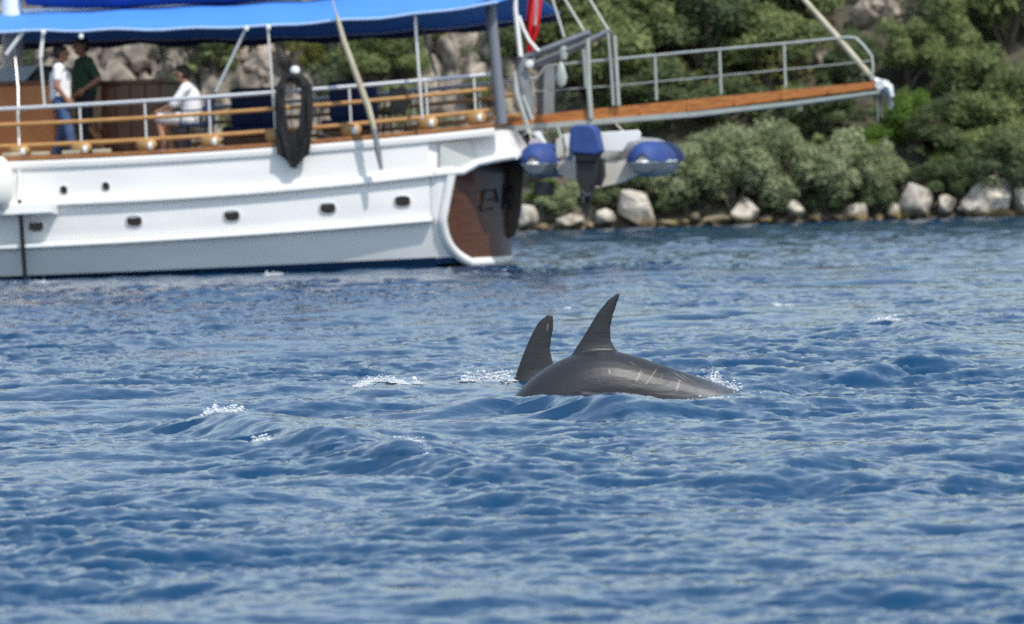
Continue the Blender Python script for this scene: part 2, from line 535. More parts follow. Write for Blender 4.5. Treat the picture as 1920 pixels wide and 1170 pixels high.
def build_hill():
    xs = np.concatenate([-19 - (np.linspace(1, 0, 24) ** 2) * 160, np.linspace(-18.8, 18.8, 290), 19 + (np.linspace(0, 1, 24) ** 2) * 160])
    ts = np.concatenate([[-6, -3, -1.5], np.linspace(-.7, 14, 150), 14 + np.linspace(0.02, 1, 30) ** 1.6 * 130])
    T, X = np.meshgrid(ts, xs, indexing='ij')
    Y = SHORE + T
    Z = hill_z(X, Y)
    Z = np.where(T <= -3, -3.0, Z)
    left = 1 / (1 + np.exp((X - .6) / .8))
    mask = np.clip((T - .2) / 1.2, 0, 1) * np.clip((60 - T) / 20, 0, 1)
    # weathered rock: blocks pushed out or in, cracks between them
    wx, wz = X + .35 * fbm(X * .7, Y * .7, Z * .7, 61, 3), Z + .5 * fbm(X * .7, Y * .7, Z * .7, 62, 3)
    d1, d2, idn = cells(wx * 1.15 + .5 * wz, Y * .7 + wz * .2, wz * .55, 20)
    c1, c2, id2 = cells(wx * 2.9 + wz, Y * 2.2, wz * 1.5, 30)
    disp = (.75 * (idn - .5) - .45 * np.clip(.18 - (d2 - d1), 0, .18) / .18 + .28 * (id2 - .5) - .15 * np.clip(.15 - (c2 - c1), 0, .15) / .15)
    disp += .25 * fbm(X * .8, Y * .8, Z * .8, 50, 4) + .16 * fbm(X * 3.1, Y * 2.2, Z * 1.6, 55, 3, True)
    k = left * .95 + .2
    Y = Y - disp * mask * k
    Z = Z + disp * mask * k * .35
    rk = np.clip(left * 1.1 + .15 * (idn - .4), 0, 1)
    rk = np.clip(rk - .5 * (vnoise(X * .4, Y * .4, Z * .4, 77) > .45) * left, 0, 1)
    rk = np.maximum(rk, np.clip(1 - np.abs(T) / .5, 0, 1) * .3)
    V = np.stack([X, Y, Z], -1).reshape(-1, 3)
    nr, nc = X.shape
    idx = np.arange(nr * nc).reshape(nr, nc)
    F = np.stack([idx[:-1, :-1], idx[:-1, 1:], idx[1:, 1:], idx[1:, :-1]], -1).reshape(-1, 4)
    me = npmesh('hill', V, F, hill_material(), True)
    a = me.attributes.new('rockiness', 'FLOAT', 'POINT')
    a.data.foreach_set('value', rk.astype(np.float32).ravel())
    o = bpy.data.objects.new('hill', me)
    COL.objects.link(o)
    tag(o, kind='structure')
build_hill()

# ------------------------------------------------------------------ boulders
def boulder_mesh(seed, cuts=11):
    rng = np.random.default_rng(seed)
    bm = bmesh.new()
    bmesh.ops.create_icosphere(bm, subdivisions=4, radius=1)
    V = np.array([v.co[:] for v in bm.verts])
    for _ in range(cuts):
        n_ = rng.normal(size=3); n_ /= np.linalg.norm(n_)
        d = rng.uniform(.36, .82)
        dist = V @ n_ - d
        V = V - np.outer(np.clip(dist, 0, None) * .92, n_)
    V = V / np.abs(V).max(0)
    V += (.07 * fbm(V[:, 0] * 2.2 + seed, V[:, 1] * 2.2, V[:, 2] * 2.2, seed, 4))[:, None] * V
    V -= (.06 * np.clip(fbm(V[:, 0] * 1.6 + seed, V[:, 1] * 1.6, V[:, 2] * 2.6, seed + 9, 3, True) - .35, 0, 1) * 2)[:, None] * V
    for v, c in zip(bm.verts, V):
        v.co = c
    me = bpy.data.meshes.new('boulder')
    bm.to_mesh(me); bm.free()
    me.materials.append(M['rock'])
    me.polygons.foreach_set('use_smooth', [True] * len(me.polygons))
    me.set_sharp_from_angle(angle=R(30))
    return me
BOULD = [boulder_mesh(s) for s in (1, 2, 3, 4, 5, 6, 7)]
M['crag'] = mat('weathered_crag', (.36, .31, .25), .9, col2=(.12, .10, .085), vscale=2.2, bump=.9, bscale=5, detail=9)
def crag_mesh(seed):
    rng = np.random.default_rng(seed)
    bm = bmesh.new()
    bmesh.ops.create_icosphere(bm, subdivisions=5, radius=1)
    V = np.array([v.co[:] for v in bm.verts])
    for _ in range(9):
        n_ = rng.normal(size=3); n_ /= np.linalg.norm(n_)
        V = V - np.outer(np.clip(V @ n_ - rng.uniform(.4, .8), 0, None) * .95, n_)
    x, y, z = V.T
    d1, d2, idn = cells(x * 2.4 + seed, y * 2.4, z * 1.2, seed)
    k = 1 + .30 * (idn - .5) - .22 * np.clip(.16 - (d2 - d1), 0, .16) / .16 + .16 * fbm(x * 3 + seed, y * 3, z * 2, seed, 4)
    V = V * k[:, None]
    V = V / np.abs(V).max(0)
    for v, c in zip(bm.verts, V):
        v.co = c
    me = bpy.data.meshes.new('crag'); bm.to_mesh(me); bm.free()
    me.materials.append(M['crag'])
    return me
CRAGS = [crag_mesh(s) for s in (11, 12, 13)]

SETBACK = {}
def build_rubble():
    rng = np.random.default_rng(31)
    bm = bmesh.new(); bmesh.ops.create_icosphere(bm, subdivisions=2, radius=1)
    bv = np.array([v.co[:] for v in bm.verts]); bf = np.array([[v.index for v in f.verts] for f in bm.faces]); bm.free()
    Vs, Fs = [], []
    for i in range(620):
        x = rng.uniform(-16, 18)
        ys = SHORE - .5 * float(vnoise(np.array([x * .22]), np.array([3.1]), np.array([0.]), 5)[0])
        y = ys + rng.normal() * .28 + .1
        z = max(float(hill_z(x, y)[0]), -.05)
        s_ = .05 + .16 * rng.random() ** 2.5
        V = bv.copy()
        for _ in range(6):
            n_ = rng.normal(size=3); n_ /= np.linalg.norm(n_)
            V = V - np.outer(np.clip(V @ n_ - rng.uniform(.3, .75), 0, None), n_)
        V = V * s_ * np.array([rng.uniform(.8, 1.7), 1, rng.uniform(.5, 1)])
        a = rng.uniform(0, 6.28); c_, q_ = math.cos(a), math.sin(a)
        V = V @ np.array([[c_, q_, 0], [-q_, c_, 0], [0, 0, 1]]) + np.array([x, y, z + s_ * .2])
        Fs.append(bf + i * len(bv)); Vs.append(V)
    me = npmesh('shore_rubble', np.concatenate(Vs), np.concatenate(Fs), mat('wet_brown_stone', (.13, .105, .07), .7, col2=(.045, .038, .028), vscale=3))
    o = bpy.data.objects.new('shore_rubble', me); COL.objects.link(o)
    tag(o, 'broken brown rubble strewn along the waterline of the shore', 'rubble', kind='stuff')
build_rubble()
def rock(px, py, w, h, proto, label, rz=0., name='boulder', tilt=0., group=None, sink=.25, cat='rock', dep=.8):
    p = on_hill(px, py) if name == 'rock_outcrop' else None
    if p is None:
        p = on_z(px, py, 0.0)
        p = on_y(px, py, SHORE)
        ys = SHORE - .5 * float(vnoise(np.array([p.x * .22]), np.array([3.1]), np.array([0.]), 5)[0])
        p = on_y(px, py, ys - .12 + (SETBACK.get(label, 0)))
    s = p.y / FPX
    o = bpy.data.objects.new(name, (CRAGS[proto % 3] if name == 'rock_outcrop' else BOULD[proto % len(BOULD)]))
    COL.objects.link(o)
    hh = h * s
    o.location = (p.x, p.y + (.2 * w * s if name == 'rock_outcrop' else .06 * w * s), p.z + hh * .5 - sink * hh * .25)
    o.scale = (w * s / 2 / .95, w * s / 2 * dep, hh / 2 * (1 + sink * .5) / .95)
    o.rotation_euler = (0, tilt, rz)
    tag(o, label, cat, group)
    return o

ROCKS = [
    (985, 428, 44, 44, 0, 'round cream boulder at the waterline just right of the wooden transom', .3),
    (1078, 426, 74, 26, 1, 'low flat ochre boulder at the waterline below the outboard motor', .8),
    (1132, 424, 60, 32, 2, 'grey shaded boulder between the flat ochre rock and the pointed pale rock', 1.4),
    (1200, 420, 96, 70, 3, 'tall pointed pale boulder on the shore below the right dinghy tube', 2.0),
    (1246, 428, 54, 16, 1, 'small orange brown rock awash right of the pointed pale boulder', 2.9),
    (1345, 425, 70, 20, 4, 'low olive brown rock awash left of the blocky white boulder', .5),
    (1400, 416, 72, 50, 5, 'blocky white boulder in front of the pale olive bushes', 1.1),
    (1495, 413, 52, 38, 6, 'dull grey boulder in the shade under the pale olive bushes', 2.2),
    (1602, 420, 80, 38, 0, 'flat topped boulder with a broad yellow base at the waterline', 1.7),
    (1682, 414, 34, 34, 2, 'small narrow cream rock left of the tall rough boulder', .2),
    (1726, 408, 78, 70, 3, 'tall rough cream boulder below the bright green shrub', 3.0),
    (1772, 406, 44, 40, 4, 'small grey rock leaning on the right of the tall rough boulder', .9),
    (1862, 406, 118, 84, 5, 'largest white boulder at the right end of the shore', .5),
    (1806, 402, 30, 24, 6, 'little cream stone at the left foot of the largest white boulder', .1),
    (1912, 396, 40, 46, 1, 'reddish cream rock at the right edge behind the largest white boulder', 2.4)]
for px, py, w, h, k, lab, rz in ROCKS:
    rock(px, py, w, h, k, lab, rz)
rng0 = random.Random(4)
STONES = [(1018, 'right of the round cream boulder'), (1052, 'left of the low flat ochre boulder'), (1104, 'left of the grey shaded boulder'),
          (1160, 'left of the pointed pale boulder'), (1285, 'halfway between the pointed pale and the blocky white boulder'), (1310, 'left of the olive brown rock awash'),
          (1437, 'right of the blocky white boulder'), (1468, 'left of the dull grey boulder'), (1530, 'right of the dull grey boulder'),
          (1562, 'left of the flat topped boulder'), (1648, 'right of the flat topped boulder'), (1700, 'left of the tall rough boulder'),
          (1792, 'right of the small grey leaning rock'), (1895, 'right under the largest white boulder')]
for i, (px, wh) in enumerate(STONES):
    if i in (3, 5, 7, 9, 12):
        continue
    py = 436 - (px - 960) * math.tan(ROLL) * .99 + rng0.uniform(-4, 0)
    rock(px, py, rng0.uniform(18, 46), rng0.uniform(8, 18), i, 'small brown stone at the waterline ' + wh, rng0.uniform(0, 6), name='shore_stone', group='small stones along the waterline')
OUT = [
    (1655, 72, 150, 96, 2, 'wide grey brown outcrop high among the trees above the gangway tip', .4),
    (1275, 34, 110, 60, 4, 'pale outcrop at the top of the photo above the gangway rail', 1.2),
    (1548, 148, 46, 56, 1, 'small upright cream stone behind the outer gangway rail', .4),
    (240, 130, 150, 120, 3, 'broad beige crag behind the green shirted person', .6),
    (330, 150, 110, 110, 0, 'smooth beige crag above the seated man', 1.8),
    (478, 165, 74, 74, 5, 'pale blocky crag above the left blue cushion', 2.5),
    (868, 120, 70, 90, 6, 'upright grey crag left of the blue grey post', .2),
    (800, 92, 80, 56, 2, 'beige crag under the rear half of the awning', 1.0),
    (900, 64, 60, 70, 3, 'narrow grey crag touching the rear awning edge', 3.),
    (180, 120, 60, 80, 4, 'grey shaded crag between the two standing people', 1.)]
for px, py, w, h, k, lab, rz in OUT:
    rock(px, py, w, h, k, lab, rz, name='rock_outcrop', dep=.7)

# ------------------------------------------------------------------ foliage
def leaf_material(name, c1, c2, c3):
    m = bpy.data.materials.new(name)
    m.use_nodes = True
    n, l = m.node_tree.nodes, m.node_tree.links
    b = n['Principled BSDF']
    b.inputs['Roughness'].default_value = .6
    b.inputs['Specular IOR Level'].default_value = .3
    at = n.new('ShaderNodeAttribute'); at.attribute_name = 'tint'
    rp = n.new('ShaderNodeValToRGB')
    e = rp.color_ramp.elements
    e[0].position, e[0].color = 0, (*c1, 1)
    e[1].position, e[1].color = 1, (*c3, 1)
    x = e.new(.5); x.color = (*c2, 1)
    l.new(at.outputs['Fac'], rp.inputs[0])
    l.new(rp.outputs[0], b.inputs['Base Color'])
    tr = n.new('ShaderNodeBsdfTranslucent'); l.new(rp.outputs[0], tr.inputs[0])
    ms = n.new('ShaderNodeMixShader'); ms.inputs[0].default_value = .28
    l.new(b.outputs[0], ms.inputs[1]); l.new(tr.outputs[0], ms.inputs[2])
    l.new(ms.outputs[0], n['Material Output'].inputs['Surface'])
    return m
LEAF = {
    'pine': leaf_material('pine_needles', (.080, .112, .038), (.165, .21, .074), (.29, .32, .125)),
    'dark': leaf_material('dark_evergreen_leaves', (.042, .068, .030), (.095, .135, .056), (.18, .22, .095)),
    'olive': leaf_material('grey_olive_leaves', (.16, .20, .095), (.27, .31, .155), (.41, .44, .26)),
    'bright': leaf_material('bright_green_leaves', (.055, .11, .014), (.10, .18, .022), (.17, .26, .04)),
    'yellow': leaf_material('yellow_green_leaves', (.115, .125, .03), (.20, .20, .05), (.30, .28, .09)),
}
M['bark'] = mat('grey_bark', (.12, .095, .075), .9, var=.4, vscale=8, bump=.6, bscale=12)

def leaves(rng, centres, radii, n, size, asp=.45, tint0=None, zs=.85):
    """n small leaf sprays on and inside the clumps; returns verts, quads, tint"""
    K = len(centres)
    pr = radii ** 2
    k = rng.choice(K, n, p=pr / pr.sum())
    d = rng.normal(size=(n, 3)); d /= np.linalg.norm(d, axis=1)[:, None]
    d[:, 2] = np.where(d[:, 2] < -.4, -d[:, 2] * .6, d[:, 2])
    rr = radii[k] * (.55 + .5 * rng.random(n) ** .6)
    P = centres[k] + d * rr[:, None] * np.array([1, 1, zs])
    nrm = d + rng.normal(size=(n, 3)) * .55
    nrm /= np.linalg.norm(nrm, axis=1)[:, None]
    a = np.cross(nrm, rng.normal(size=(n, 3))); a /= np.linalg.norm(a, axis=1)[:, None]
    b = np.cross(nrm, a)
    s = size * rng.uniform(.6, 1.35, n)
    a = a * s[:, None] * .5; b = b * s[:, None] * asp * .5
    V = np.stack([P - a, P - b * .9 + a * .1, P + a, P + b * .9 + a * .1], 1).reshape(-1, 3)
    F = np.arange(4 * n).reshape(n, 4)
    tk = rng.random(K) if tint0 is None else tint0
    t = np.clip(.5 * tk[k] + .5 * rng.random(n) + .0, 0, 1)
    return V, F, np.repeat(t, 4)

def crown_mesh(seed, kind, n=9000, nclump=26, size=.17, shape=(1, 1, 1)):
    rng = np.random.default_rng(seed)
    c = []
    while len(c) < nclump:
        p = rng.uniform(-1, 1, 3)
        if p @ p < 1 and p[2] > -.85:
            q = p / max(np.linalg.norm(p), .3) * rng.uniform(.35, .8)
            c.append(q)
    c = np.array(c) * np.array(shape)
    r = rng.uniform(.18, .34, nclump)
    V, F, t = leaves(rng, c, r, n, size, zs=1.35)
    V[:, 2] = V[:, 2] * .5 + .5                       # crown spans 0..1 in height, -1..1 in width
    me = npmesh('crown', V, F, LEAF[kind])
    a = me.attributes.new('tint', 'FLOAT', 'POINT')
    a.data.foreach_set('value', t.astype(np.float32))
    return me, c * np.array([1, 1, .5]) + np.array([0, 0, .5])

CROWNS = {}
for kd, seeds, nn, sz in (('pine', (1, 2, 3), 9000, .10), ('dark', (4, 5, 15), 9000, .10), ('olive', (6, 7, 8), 8500, .10),
                          ('bright', (9, 10), 8000, .10), ('yellow', (11, 12), 6000, .11)):
    CROWNS[kd] = [crown_mesh(s, kd, nn, 30 if kd != 'yellow' else 22, sz) for s in seeds]

def trunk_mesh(seed, cl):
    rng = random.Random(seed)
    mb = MB()
    mb.tube([(0, 0, -.25), (.02, .01, .0), (.05 * rng.uniform(-1, 1), .03, .25), (.08 * rng.uniform(-1, 1), .03, .55)], [.075, .06, .045, .02], 7)
    for q in cl[:9]:
        z0 = rng.uniform(.05, .3)
        mid = (q[0] * .45, q[1] * .45, z0 + (q[2] - z0) * .4)
        mb.tube([(0, 0, z0 - .1), mid, tuple(q)], [.03, .02, .008], 5)
    return mb.mesh('trunk', M['bark'])
TRUNKS = {k: [trunk_mesh(i, cr[1]) for i, cr in enumerate(v)] for k, v in CROWNS.items()}
_cnt = {}
def tree(px, py, w, h, kind, label, name=None, cat='tree', group=None, lift=0.0):
    p = on_hill(px, py)
    s = p.y / FPX
    i = _cnt.get(kind, 0); _cnt[kind] = i + 1
    j = i % len(CROWNS[kind])
    if px > 1000 and name == 'pine_tree' and py < 240 and not 1560 < px < 1840:
        w, h = w * 1.2, h * 1.22
    r = empty(name or ('pine_tree' if kind in ('pine', 'dark') else 'bush'), p, (i * 2.399) % 6.283)
    tag(r, label, cat, group)
    cr = bpy.data.objects.new('crown', CROWNS[kind][j][0]); COL.objects.link(cr)
    tk = bpy.data.objects.new('trunk', TRUNKS[kind][j]); COL.objects.link(tk)
    H, Wd = h * s, w * s
    for o in (cr, tk):
        o.parent = r
        o.scale = (Wd / 2, Wd / 2 * .9, H * (1 - lift) * 1.05)
        o.location = (0, 0, H * lift - .04 * H)
    if lift:
        tk.scale = (Wd / 2, Wd / 2, H); tk.location = (0, 0, 0)
    return r

TREES = [
    # right of the stern, above the gangway
    (1055, 118, 170, 150, 'pine', 'mid green pine behind the grey davit arms', .12),
    (1145, 60, 190, 170, 'pine', 'green pine reaching the top edge right of the red flag', .1),
    (1130, 205, 210, 150, 'pine', 'bushy green pine seen through the gangway posts nearest the stern', .1),
    (1225, 130, 220, 150, 'pine', 'light green pine above the middle of the gangway rail', .12),
    (1330, 150, 190, 170, 'dark', 'dark pine behind the third gangway post', .15),
    (1400, 80, 230, 190, 'pine', 'wide green pine at the top edge left of the leaning pale stay', .1),
    (1440, 165, 200, 130, 'pine', 'green pine directly behind the outer gangway posts', .1),
    (1520, 70, 170, 150, 'pine', 'green pine crossed by the leaning pale stay', .1),
    (1600, 170, 150, 110, 'dark', 'dark green pine behind the tip of the gangway', .1),
    (1700, 170, 170, 130, 'pine', 'pale green pine below the wide grey brown outcrop', .12),
    (1795, 80, 200, 200, 'dark', 'dark pine at the top edge right of the wide grey brown outcrop', .1),
    (1890, 100, 220, 210, 'pine', 'rounded light green pine in the top right corner', .1),
    (1830, 215, 190, 150, 'pine', 'mid green pine in the middle of the right edge wood', .1),
    (1780, 165, 150, 180, 'pine', 'tall green pine just right of the wide grey brown outcrop', .08),
    (1850, 322, 210, 150, 'pine', 'green pine filling the slope right above the largest white boulder', .06),
    (1915, 270, 170, 180, 'pine', 'green pine cut by the right edge of the photo', .1),
    (1790, 310, 190, 130, 'dark', 'dark green pine right of the bright green shrub', .1),
    (1870, 388, 210, 140, 'dark', 'dark low pine hanging over the largest white boulder', .05),
    (1765, 385, 150, 100, 'dark', 'dark low pine above the tall rough boulder', .05),
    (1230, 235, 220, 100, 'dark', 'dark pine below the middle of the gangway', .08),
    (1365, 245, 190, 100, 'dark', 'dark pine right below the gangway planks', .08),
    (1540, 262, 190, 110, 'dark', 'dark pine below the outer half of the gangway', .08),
    # behind the boat, over the crag
    (700, 178, 190, 130, 'pine', 'green pine behind the leaning spar and the right cushion', .1),
    (770, 165, 130, 110, 'pine', 'small green pine behind the black deck chair', .1),
    (660, 90, 120, 80, 'dark', 'dark pine below the awning left of the leaning spar', .1),
    (400, 128, 120, 90, 'dark', 'dark pine on the crag right of the seated man', .1),
    (960, 150, 110, 140, 'dark', 'dark pine between the blue grey post and the white pole', .1),
    (900, 215, 120, 90, 'pine', 'low green pine seen through the rear deck rails', .1),
]
for px, py, w, h, kd, lab, lf in TREES:
    tree(px, py, w, h, kd, lab, lift=lf, name='pine_tree')
BUSH = [
    (1285, 402, 170, 140, 'olive', 'pale grey green bush right of the dinghy'),
    (1375, 398, 190, 165, 'olive', 'tall pale olive bush behind the blocky white boulder'),
    (1475, 402, 190, 185, 'olive', 'tallest pale olive bush in the middle of the shore'),
    (1570, 398, 180, 165, 'olive', 'pale olive bush above the flat topped boulder'),
    (1640, 388, 130, 130, 'olive', 'small pale olive bush next to the dark shaded hollow'),
    (1420, 320, 200, 90, 'olive', 'pale olive bush higher up the slope behind the tallest one'),
    (1320, 325, 170, 80, 'olive', 'pale olive bush high on the slope beside the dinghy cover'),
    (1715, 292, 140, 125, 'bright', 'bright green shrub below the tip of the gangway'),
    (1630, 305, 110, 75, 'bright', 'low bright green shrub left of the larger bright one'),
    (1770, 338, 100, 60, 'bright', 'bright green shrub hanging in the shade above the tall rough boulder'),
    (1045, 412, 110, 62, 'olive', 'low grey green bush between the round cream boulder and the flat ochre one'),
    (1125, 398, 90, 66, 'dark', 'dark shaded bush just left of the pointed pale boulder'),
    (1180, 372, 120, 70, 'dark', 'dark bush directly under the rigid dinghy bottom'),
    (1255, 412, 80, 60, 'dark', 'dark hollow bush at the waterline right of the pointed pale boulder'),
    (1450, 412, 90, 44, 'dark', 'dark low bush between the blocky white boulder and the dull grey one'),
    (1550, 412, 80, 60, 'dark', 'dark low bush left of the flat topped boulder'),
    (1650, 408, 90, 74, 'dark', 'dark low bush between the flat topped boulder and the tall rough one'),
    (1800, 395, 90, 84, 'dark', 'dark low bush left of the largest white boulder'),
    (1020, 392, 90, 60, 'bright', 'small green bush on the shore below the left dinghy tube'),
    (1085, 388, 80, 50, 'olive', 'small grey bush on the shore behind the outboard motor leg'),
    (1150, 330, 150, 80, 'dark', 'dark bush on the slope behind the dinghy'),
    (590, 142, 70, 70, 'yellow', 'yellow green bush on the crag above the black netting'),
    (545, 100, 70, 45, 'yellow', 'small yellow green bush just under the awning edge'),
    (825, 90, 56, 56, 'yellow', 'yellow green bush on the crag near the rear of the awning'),
    (440, 108, 60, 40, 'yellow', 'yellow green bush on the crag beside the slanted awning pole'),
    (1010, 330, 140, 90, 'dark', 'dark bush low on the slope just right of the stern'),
]
for px, py, w, h, kd, lab in BUSH:
    tree(px, py, w, h, kd, lab, name='bush', cat='bush')

def build_scrub():
    rng = np.random.default_rng(12)
    Vs, Ts, mats = {}, {}, None
    allV, allF, allT, allM = [], [], [], []
    kinds = ['pine', 'dark', 'olive', 'yellow']
    off = 0
    for i in range(640):
        x = rng.uniform(-34, 34); t = rng.uniform(.9, 15) if rng.random() < .72 else rng.uniform(15, 45)
        if x < .5 and t < 7.5 and rng.random() < .55:
            continue
        z = hill_z(x, SHORE + t)[0]
        s = rng.uniform(.35, .95)
        if t > 15:
            s *= 2.4
        if t < 1.6:
            s = min(s, .4)
        kd = rng.choice(4, p=[.4, .38, .14, .08])
        nc = 9
        c = rng.normal(size=(nc, 3)) * .5 * s + np.array([x, SHORE + t, z + .35 * s]); r = rng.uniform(.25, .5, nc) * s
        V, F, T = leaves(rng, c, r, int(330 if t < 15 else 260), .17 if t < 15 else .4)
        allV.append(V); allF.append(F + off); allT.append(T); allM.append(np.full(len(F), kd)); off += len(V)
    V, F, T, Mi = np.concatenate(allV), np.concatenate(allF), np.concatenate(allT), np.concatenate(allM)
    me = npmesh('scrub', V, F, [LEAF[k] for k in kinds])
    me.polygons.foreach_set('material_index', Mi.astype(np.int32))
    a = me.attributes.new('tint', 'FLOAT', 'POINT'); a.data.foreach_set('value', T.astype(np.float32))
    o = bpy.data.objects.new('scrub', me)
    COL.objects.link(o)
    tag(o, 'dense low scrub covering the hillside between the trees', 'scrub', kind='stuff')
build_scrub()

# ------------------------------------------------------------------ the boat
TH = R(12)
SINT, COST = math.sin(TH), math.cos(TH)
WC = on_z(835, 502, 0)
ORG = WC + Vector((SINT, COST, 0)) * 1.62
ORG.z += .08
boat = empty('sailing_yacht', ORG, -TH)
tag(boat, 'long white wooden sailing yacht with brown transom lying off the wooded shore', 'boat')
INV = Matrix.Rotation(TH, 4, 'Z') @ Matrix.Translation(-ORG)
BW = INV.inverted()
LC = INV @ CAM
def loc(px, py, y):
    """point of the boat's own frame seen at a photo pixel, on the lengthwise plane y (starboard positive)"""
    d = INV.to_3x3() @ ray(px, py)
    return LC + d * ((y - LC.y) / d.y)

def beam(x):
    if x > -9:
        return 1.95 + .95 * (1 - ((x + 9) / 9.0) ** 2) if x < 0 else 1.95 - .2 * x
    return 2.9 * math.sqrt(max(0, 1 - ((-9 - x) / 9.0) ** 2))

def fitline(pts, off=0.0, deg=2):
    xs, zs = [], []
    for px, py in pts:
        y = -2.2
        for _ in range(5):
            p = loc(px, py, y)
            y = -beam(p.x) - off
        xs.append(p.x); zs.append(p.z)
    c = np.polyfit(xs, zs, deg)
    d1 = np.polyder(c)
    x0 = min(xs)
    def f(x):
        if x < x0:
            return float(np.polyval(c, x0) + np.polyval(d1, x0) * (x - x0) + .012 * (x0 - x) ** 2)
        return float(np.polyval(c, x))
    return f

z_sheer = fitline([(40, 306), (240, 296), (480, 284), (640, 270), (720, 262), (840, 252), (930, 243)])
z_s1 = fitline([(102, 383), (300, 372), (480, 362), (860, 322)])
z_s2 = fitline([(0, 465), (240, 452), (480, 439), (830, 411)])
z_boot = fitline([(0, 519), (240, 509), (480, 499), (825, 482)])
XB, XS = -17.8, -0.12
def level(x, q):
    """half breadth and height of the hull section at x; q runs 0 keel .. 5 sheer"""
    zs, z1, z2, zb = z_sheer(x), z_s1(x), z_s2(x), z_boot(x)
    pts = [(.25, -.98), (.80, -.22), (.895, zb), (.985, z2), (1.0, z1), (1.0, zs)]
    i = min(int(q), 4); f = q - i
    a, b = pts[i], pts[i + 1]
    return beam(x) * (a[0] + (b[0] - a[0]) * f), a[1] + (b[1] - a[1]) * f

xs = [XB + (XS - XB) * (i / 70) for i in range(71)]
mb = MB()
for sgn in (-1, 1):
    P = [[(x, sgn * level(x, q)[0], level(x, q)[1]) for q in (0, .5, 1, 1.5, 2)] for x in xs]
    mb.grid(P, 1)
    P = [[(x, sgn * level(x, q)[0], level(x, q)[1]) for q in (2, 2.3, 2.6, 3, 3.5, 4, 4.5, 5)] for x in xs]
    mb.grid(P, 0)
P = [[(x, -level(x, 0)[0], -.9), (x, level(x, 0)[0], -.9)] for x in xs]
mb.grid(P, 1)
mb.build('hull', [M['hull'], M['boot']], boat)

def strake(name, zf, up_, dn, out, x0=XB + .1, x1=XS, m='hull', inner=-.02):
    """moulding along both sides: flat top, rounded nose"""
    mb = MB()
    n = 60
    for sgn in (-1, 1):
        P = []
        for i in range(n + 1):
            x = x0 + (x1 - x0) * i / n
            b, z = beam(x), zf(x)
            P.append([(x, sgn * (b + inner), z + up_), (x, sgn * (b + out * .8), z + up_ * .85), (x, sgn * (b + out), z + up_ * .4),
                      (x, sgn * (b + out), z - dn * .4), (x, sgn * (b + out * .8), z - dn), (x, sgn * (b + inner), z - dn)])
        mb.grid(P)
        mb.add(P[0], [(0, 1, 2, 3, 4, 5)]); mb.add(P[-1], [(5, 4, 3, 2, 1, 0)])
    return mb.build(name, M[m], boat)
strake('rubbing_strake', z_s1, .10, .03, .085, x1=.25)
strake('rubbing_strake', lambda x: z_s2(x), .06, .025, .07, x1=-.1)
strake('sheer_moulding', lambda x: z_sheer(x), .03, .085, .045, x1=.86)
strake('cap_rail', lambda x: z_sheer(x) + .07, .035, .037, .03, m='cap', x1=.86, inner=-.22)

# channel block at the left, the thicker piece of strake
p0, p1 = loc(104, 386, -beam(-6.2) - .1), loc(-160, 400, -beam(-8) - .1)
mb = MB()
P = []
for i in range(9):
    x = p1.x + (p0.x - p1.x) * i / 8
    z = p1.z + (p0.z - p1.z) * i / 8
    b = beam(x)
    P.append([(x, -b + .05, z + .06), (x, -b - .30, z + .06), (x, -b - .32, z - .10), (x, -b + .05, z - .13)])
mb.grid(P); mb.add(P[0], [(0, 1, 2, 3)]); mb.add(P[-1], [(3, 2, 1, 0)])
mb.build('channel_block', M['hull'], boat, bevel=.01)

# stern quarter: overhanging upper stern, tapering aft
def L2(px, py, y): 
    p = loc(px, py, y); return (p.x, p.z)
prof = [L2(800, 256, -1.95), L2(932, 243, -1.75), L2(960, 288, -1.72), L2(925, 294, -1.75), L2(892, 301, -1.85), L2(864, 318, -1.95), L2(800, 328, -1.95)]
mb = MB()
vs = []
for sgn in (-1, 1):
    for (x, z) in prof:
        w_ = 1.95 if x < 0 else 1.95 - .55 * min(x, 1.0)
        vs.append((x, sgn * w_, z))
n = len(prof)
mb.add(vs, [tuple(range(n)), tuple(range(2 * n - 1, n - 1, -1))] + [(k, n + k, n + (k + 1) % n, (k + 1) % n) for k in range(n)])
mb.build('stern_quarter', M['hull'], boat)
# rounded moulding under the quarter
mb = MB()
mp = [(-.05, z_s1(-.05) + .04)] + [(prof[i][0], prof[i][1] - .03) for i in (5, 4, 3, 2)]
for sgn in (-1, 1):
    mb.tube([(x, sgn * (2.0 if x < 0 else 1.99 - .5 * min(x, 1)), z) for x, z in mp], .06, 10)
xe, ze = mp[-1]
mb.tube([(xe, -1.5, ze), (xe + .08, 0, ze), (xe, 1.5, ze)], .06, 10)
mb.build('stern_moulding', M['hull'], boat)
# polished plate on the quarter
mb = MB()
pl = [L2(824, 270, -2.0), L2(872, 262, -1.98), L2(889, 300, -1.95), L2(866, 318, -1.97), L2(823, 318, -2.0)]
vs = [(x, -(2.0 if x < 0 else 1.95 - .55 * x) - .012 - (.006 if x < 0 else .0), z) for x, z in pl]
mb.add(vs + [(a, b + .02, c) for a, b, c in vs], [(0, 1, 2, 3, 4), (9, 8, 7, 6, 5)] + [(k, 5 + k, 5 + (k + 1) % 5, (k + 1) % 5) for k in range(5)])
mb.build('chafe_plate', mat('dull_chafe_plate', (.52, .53, .52), .35, metal=.4, var=.2, vscale=2), boat)

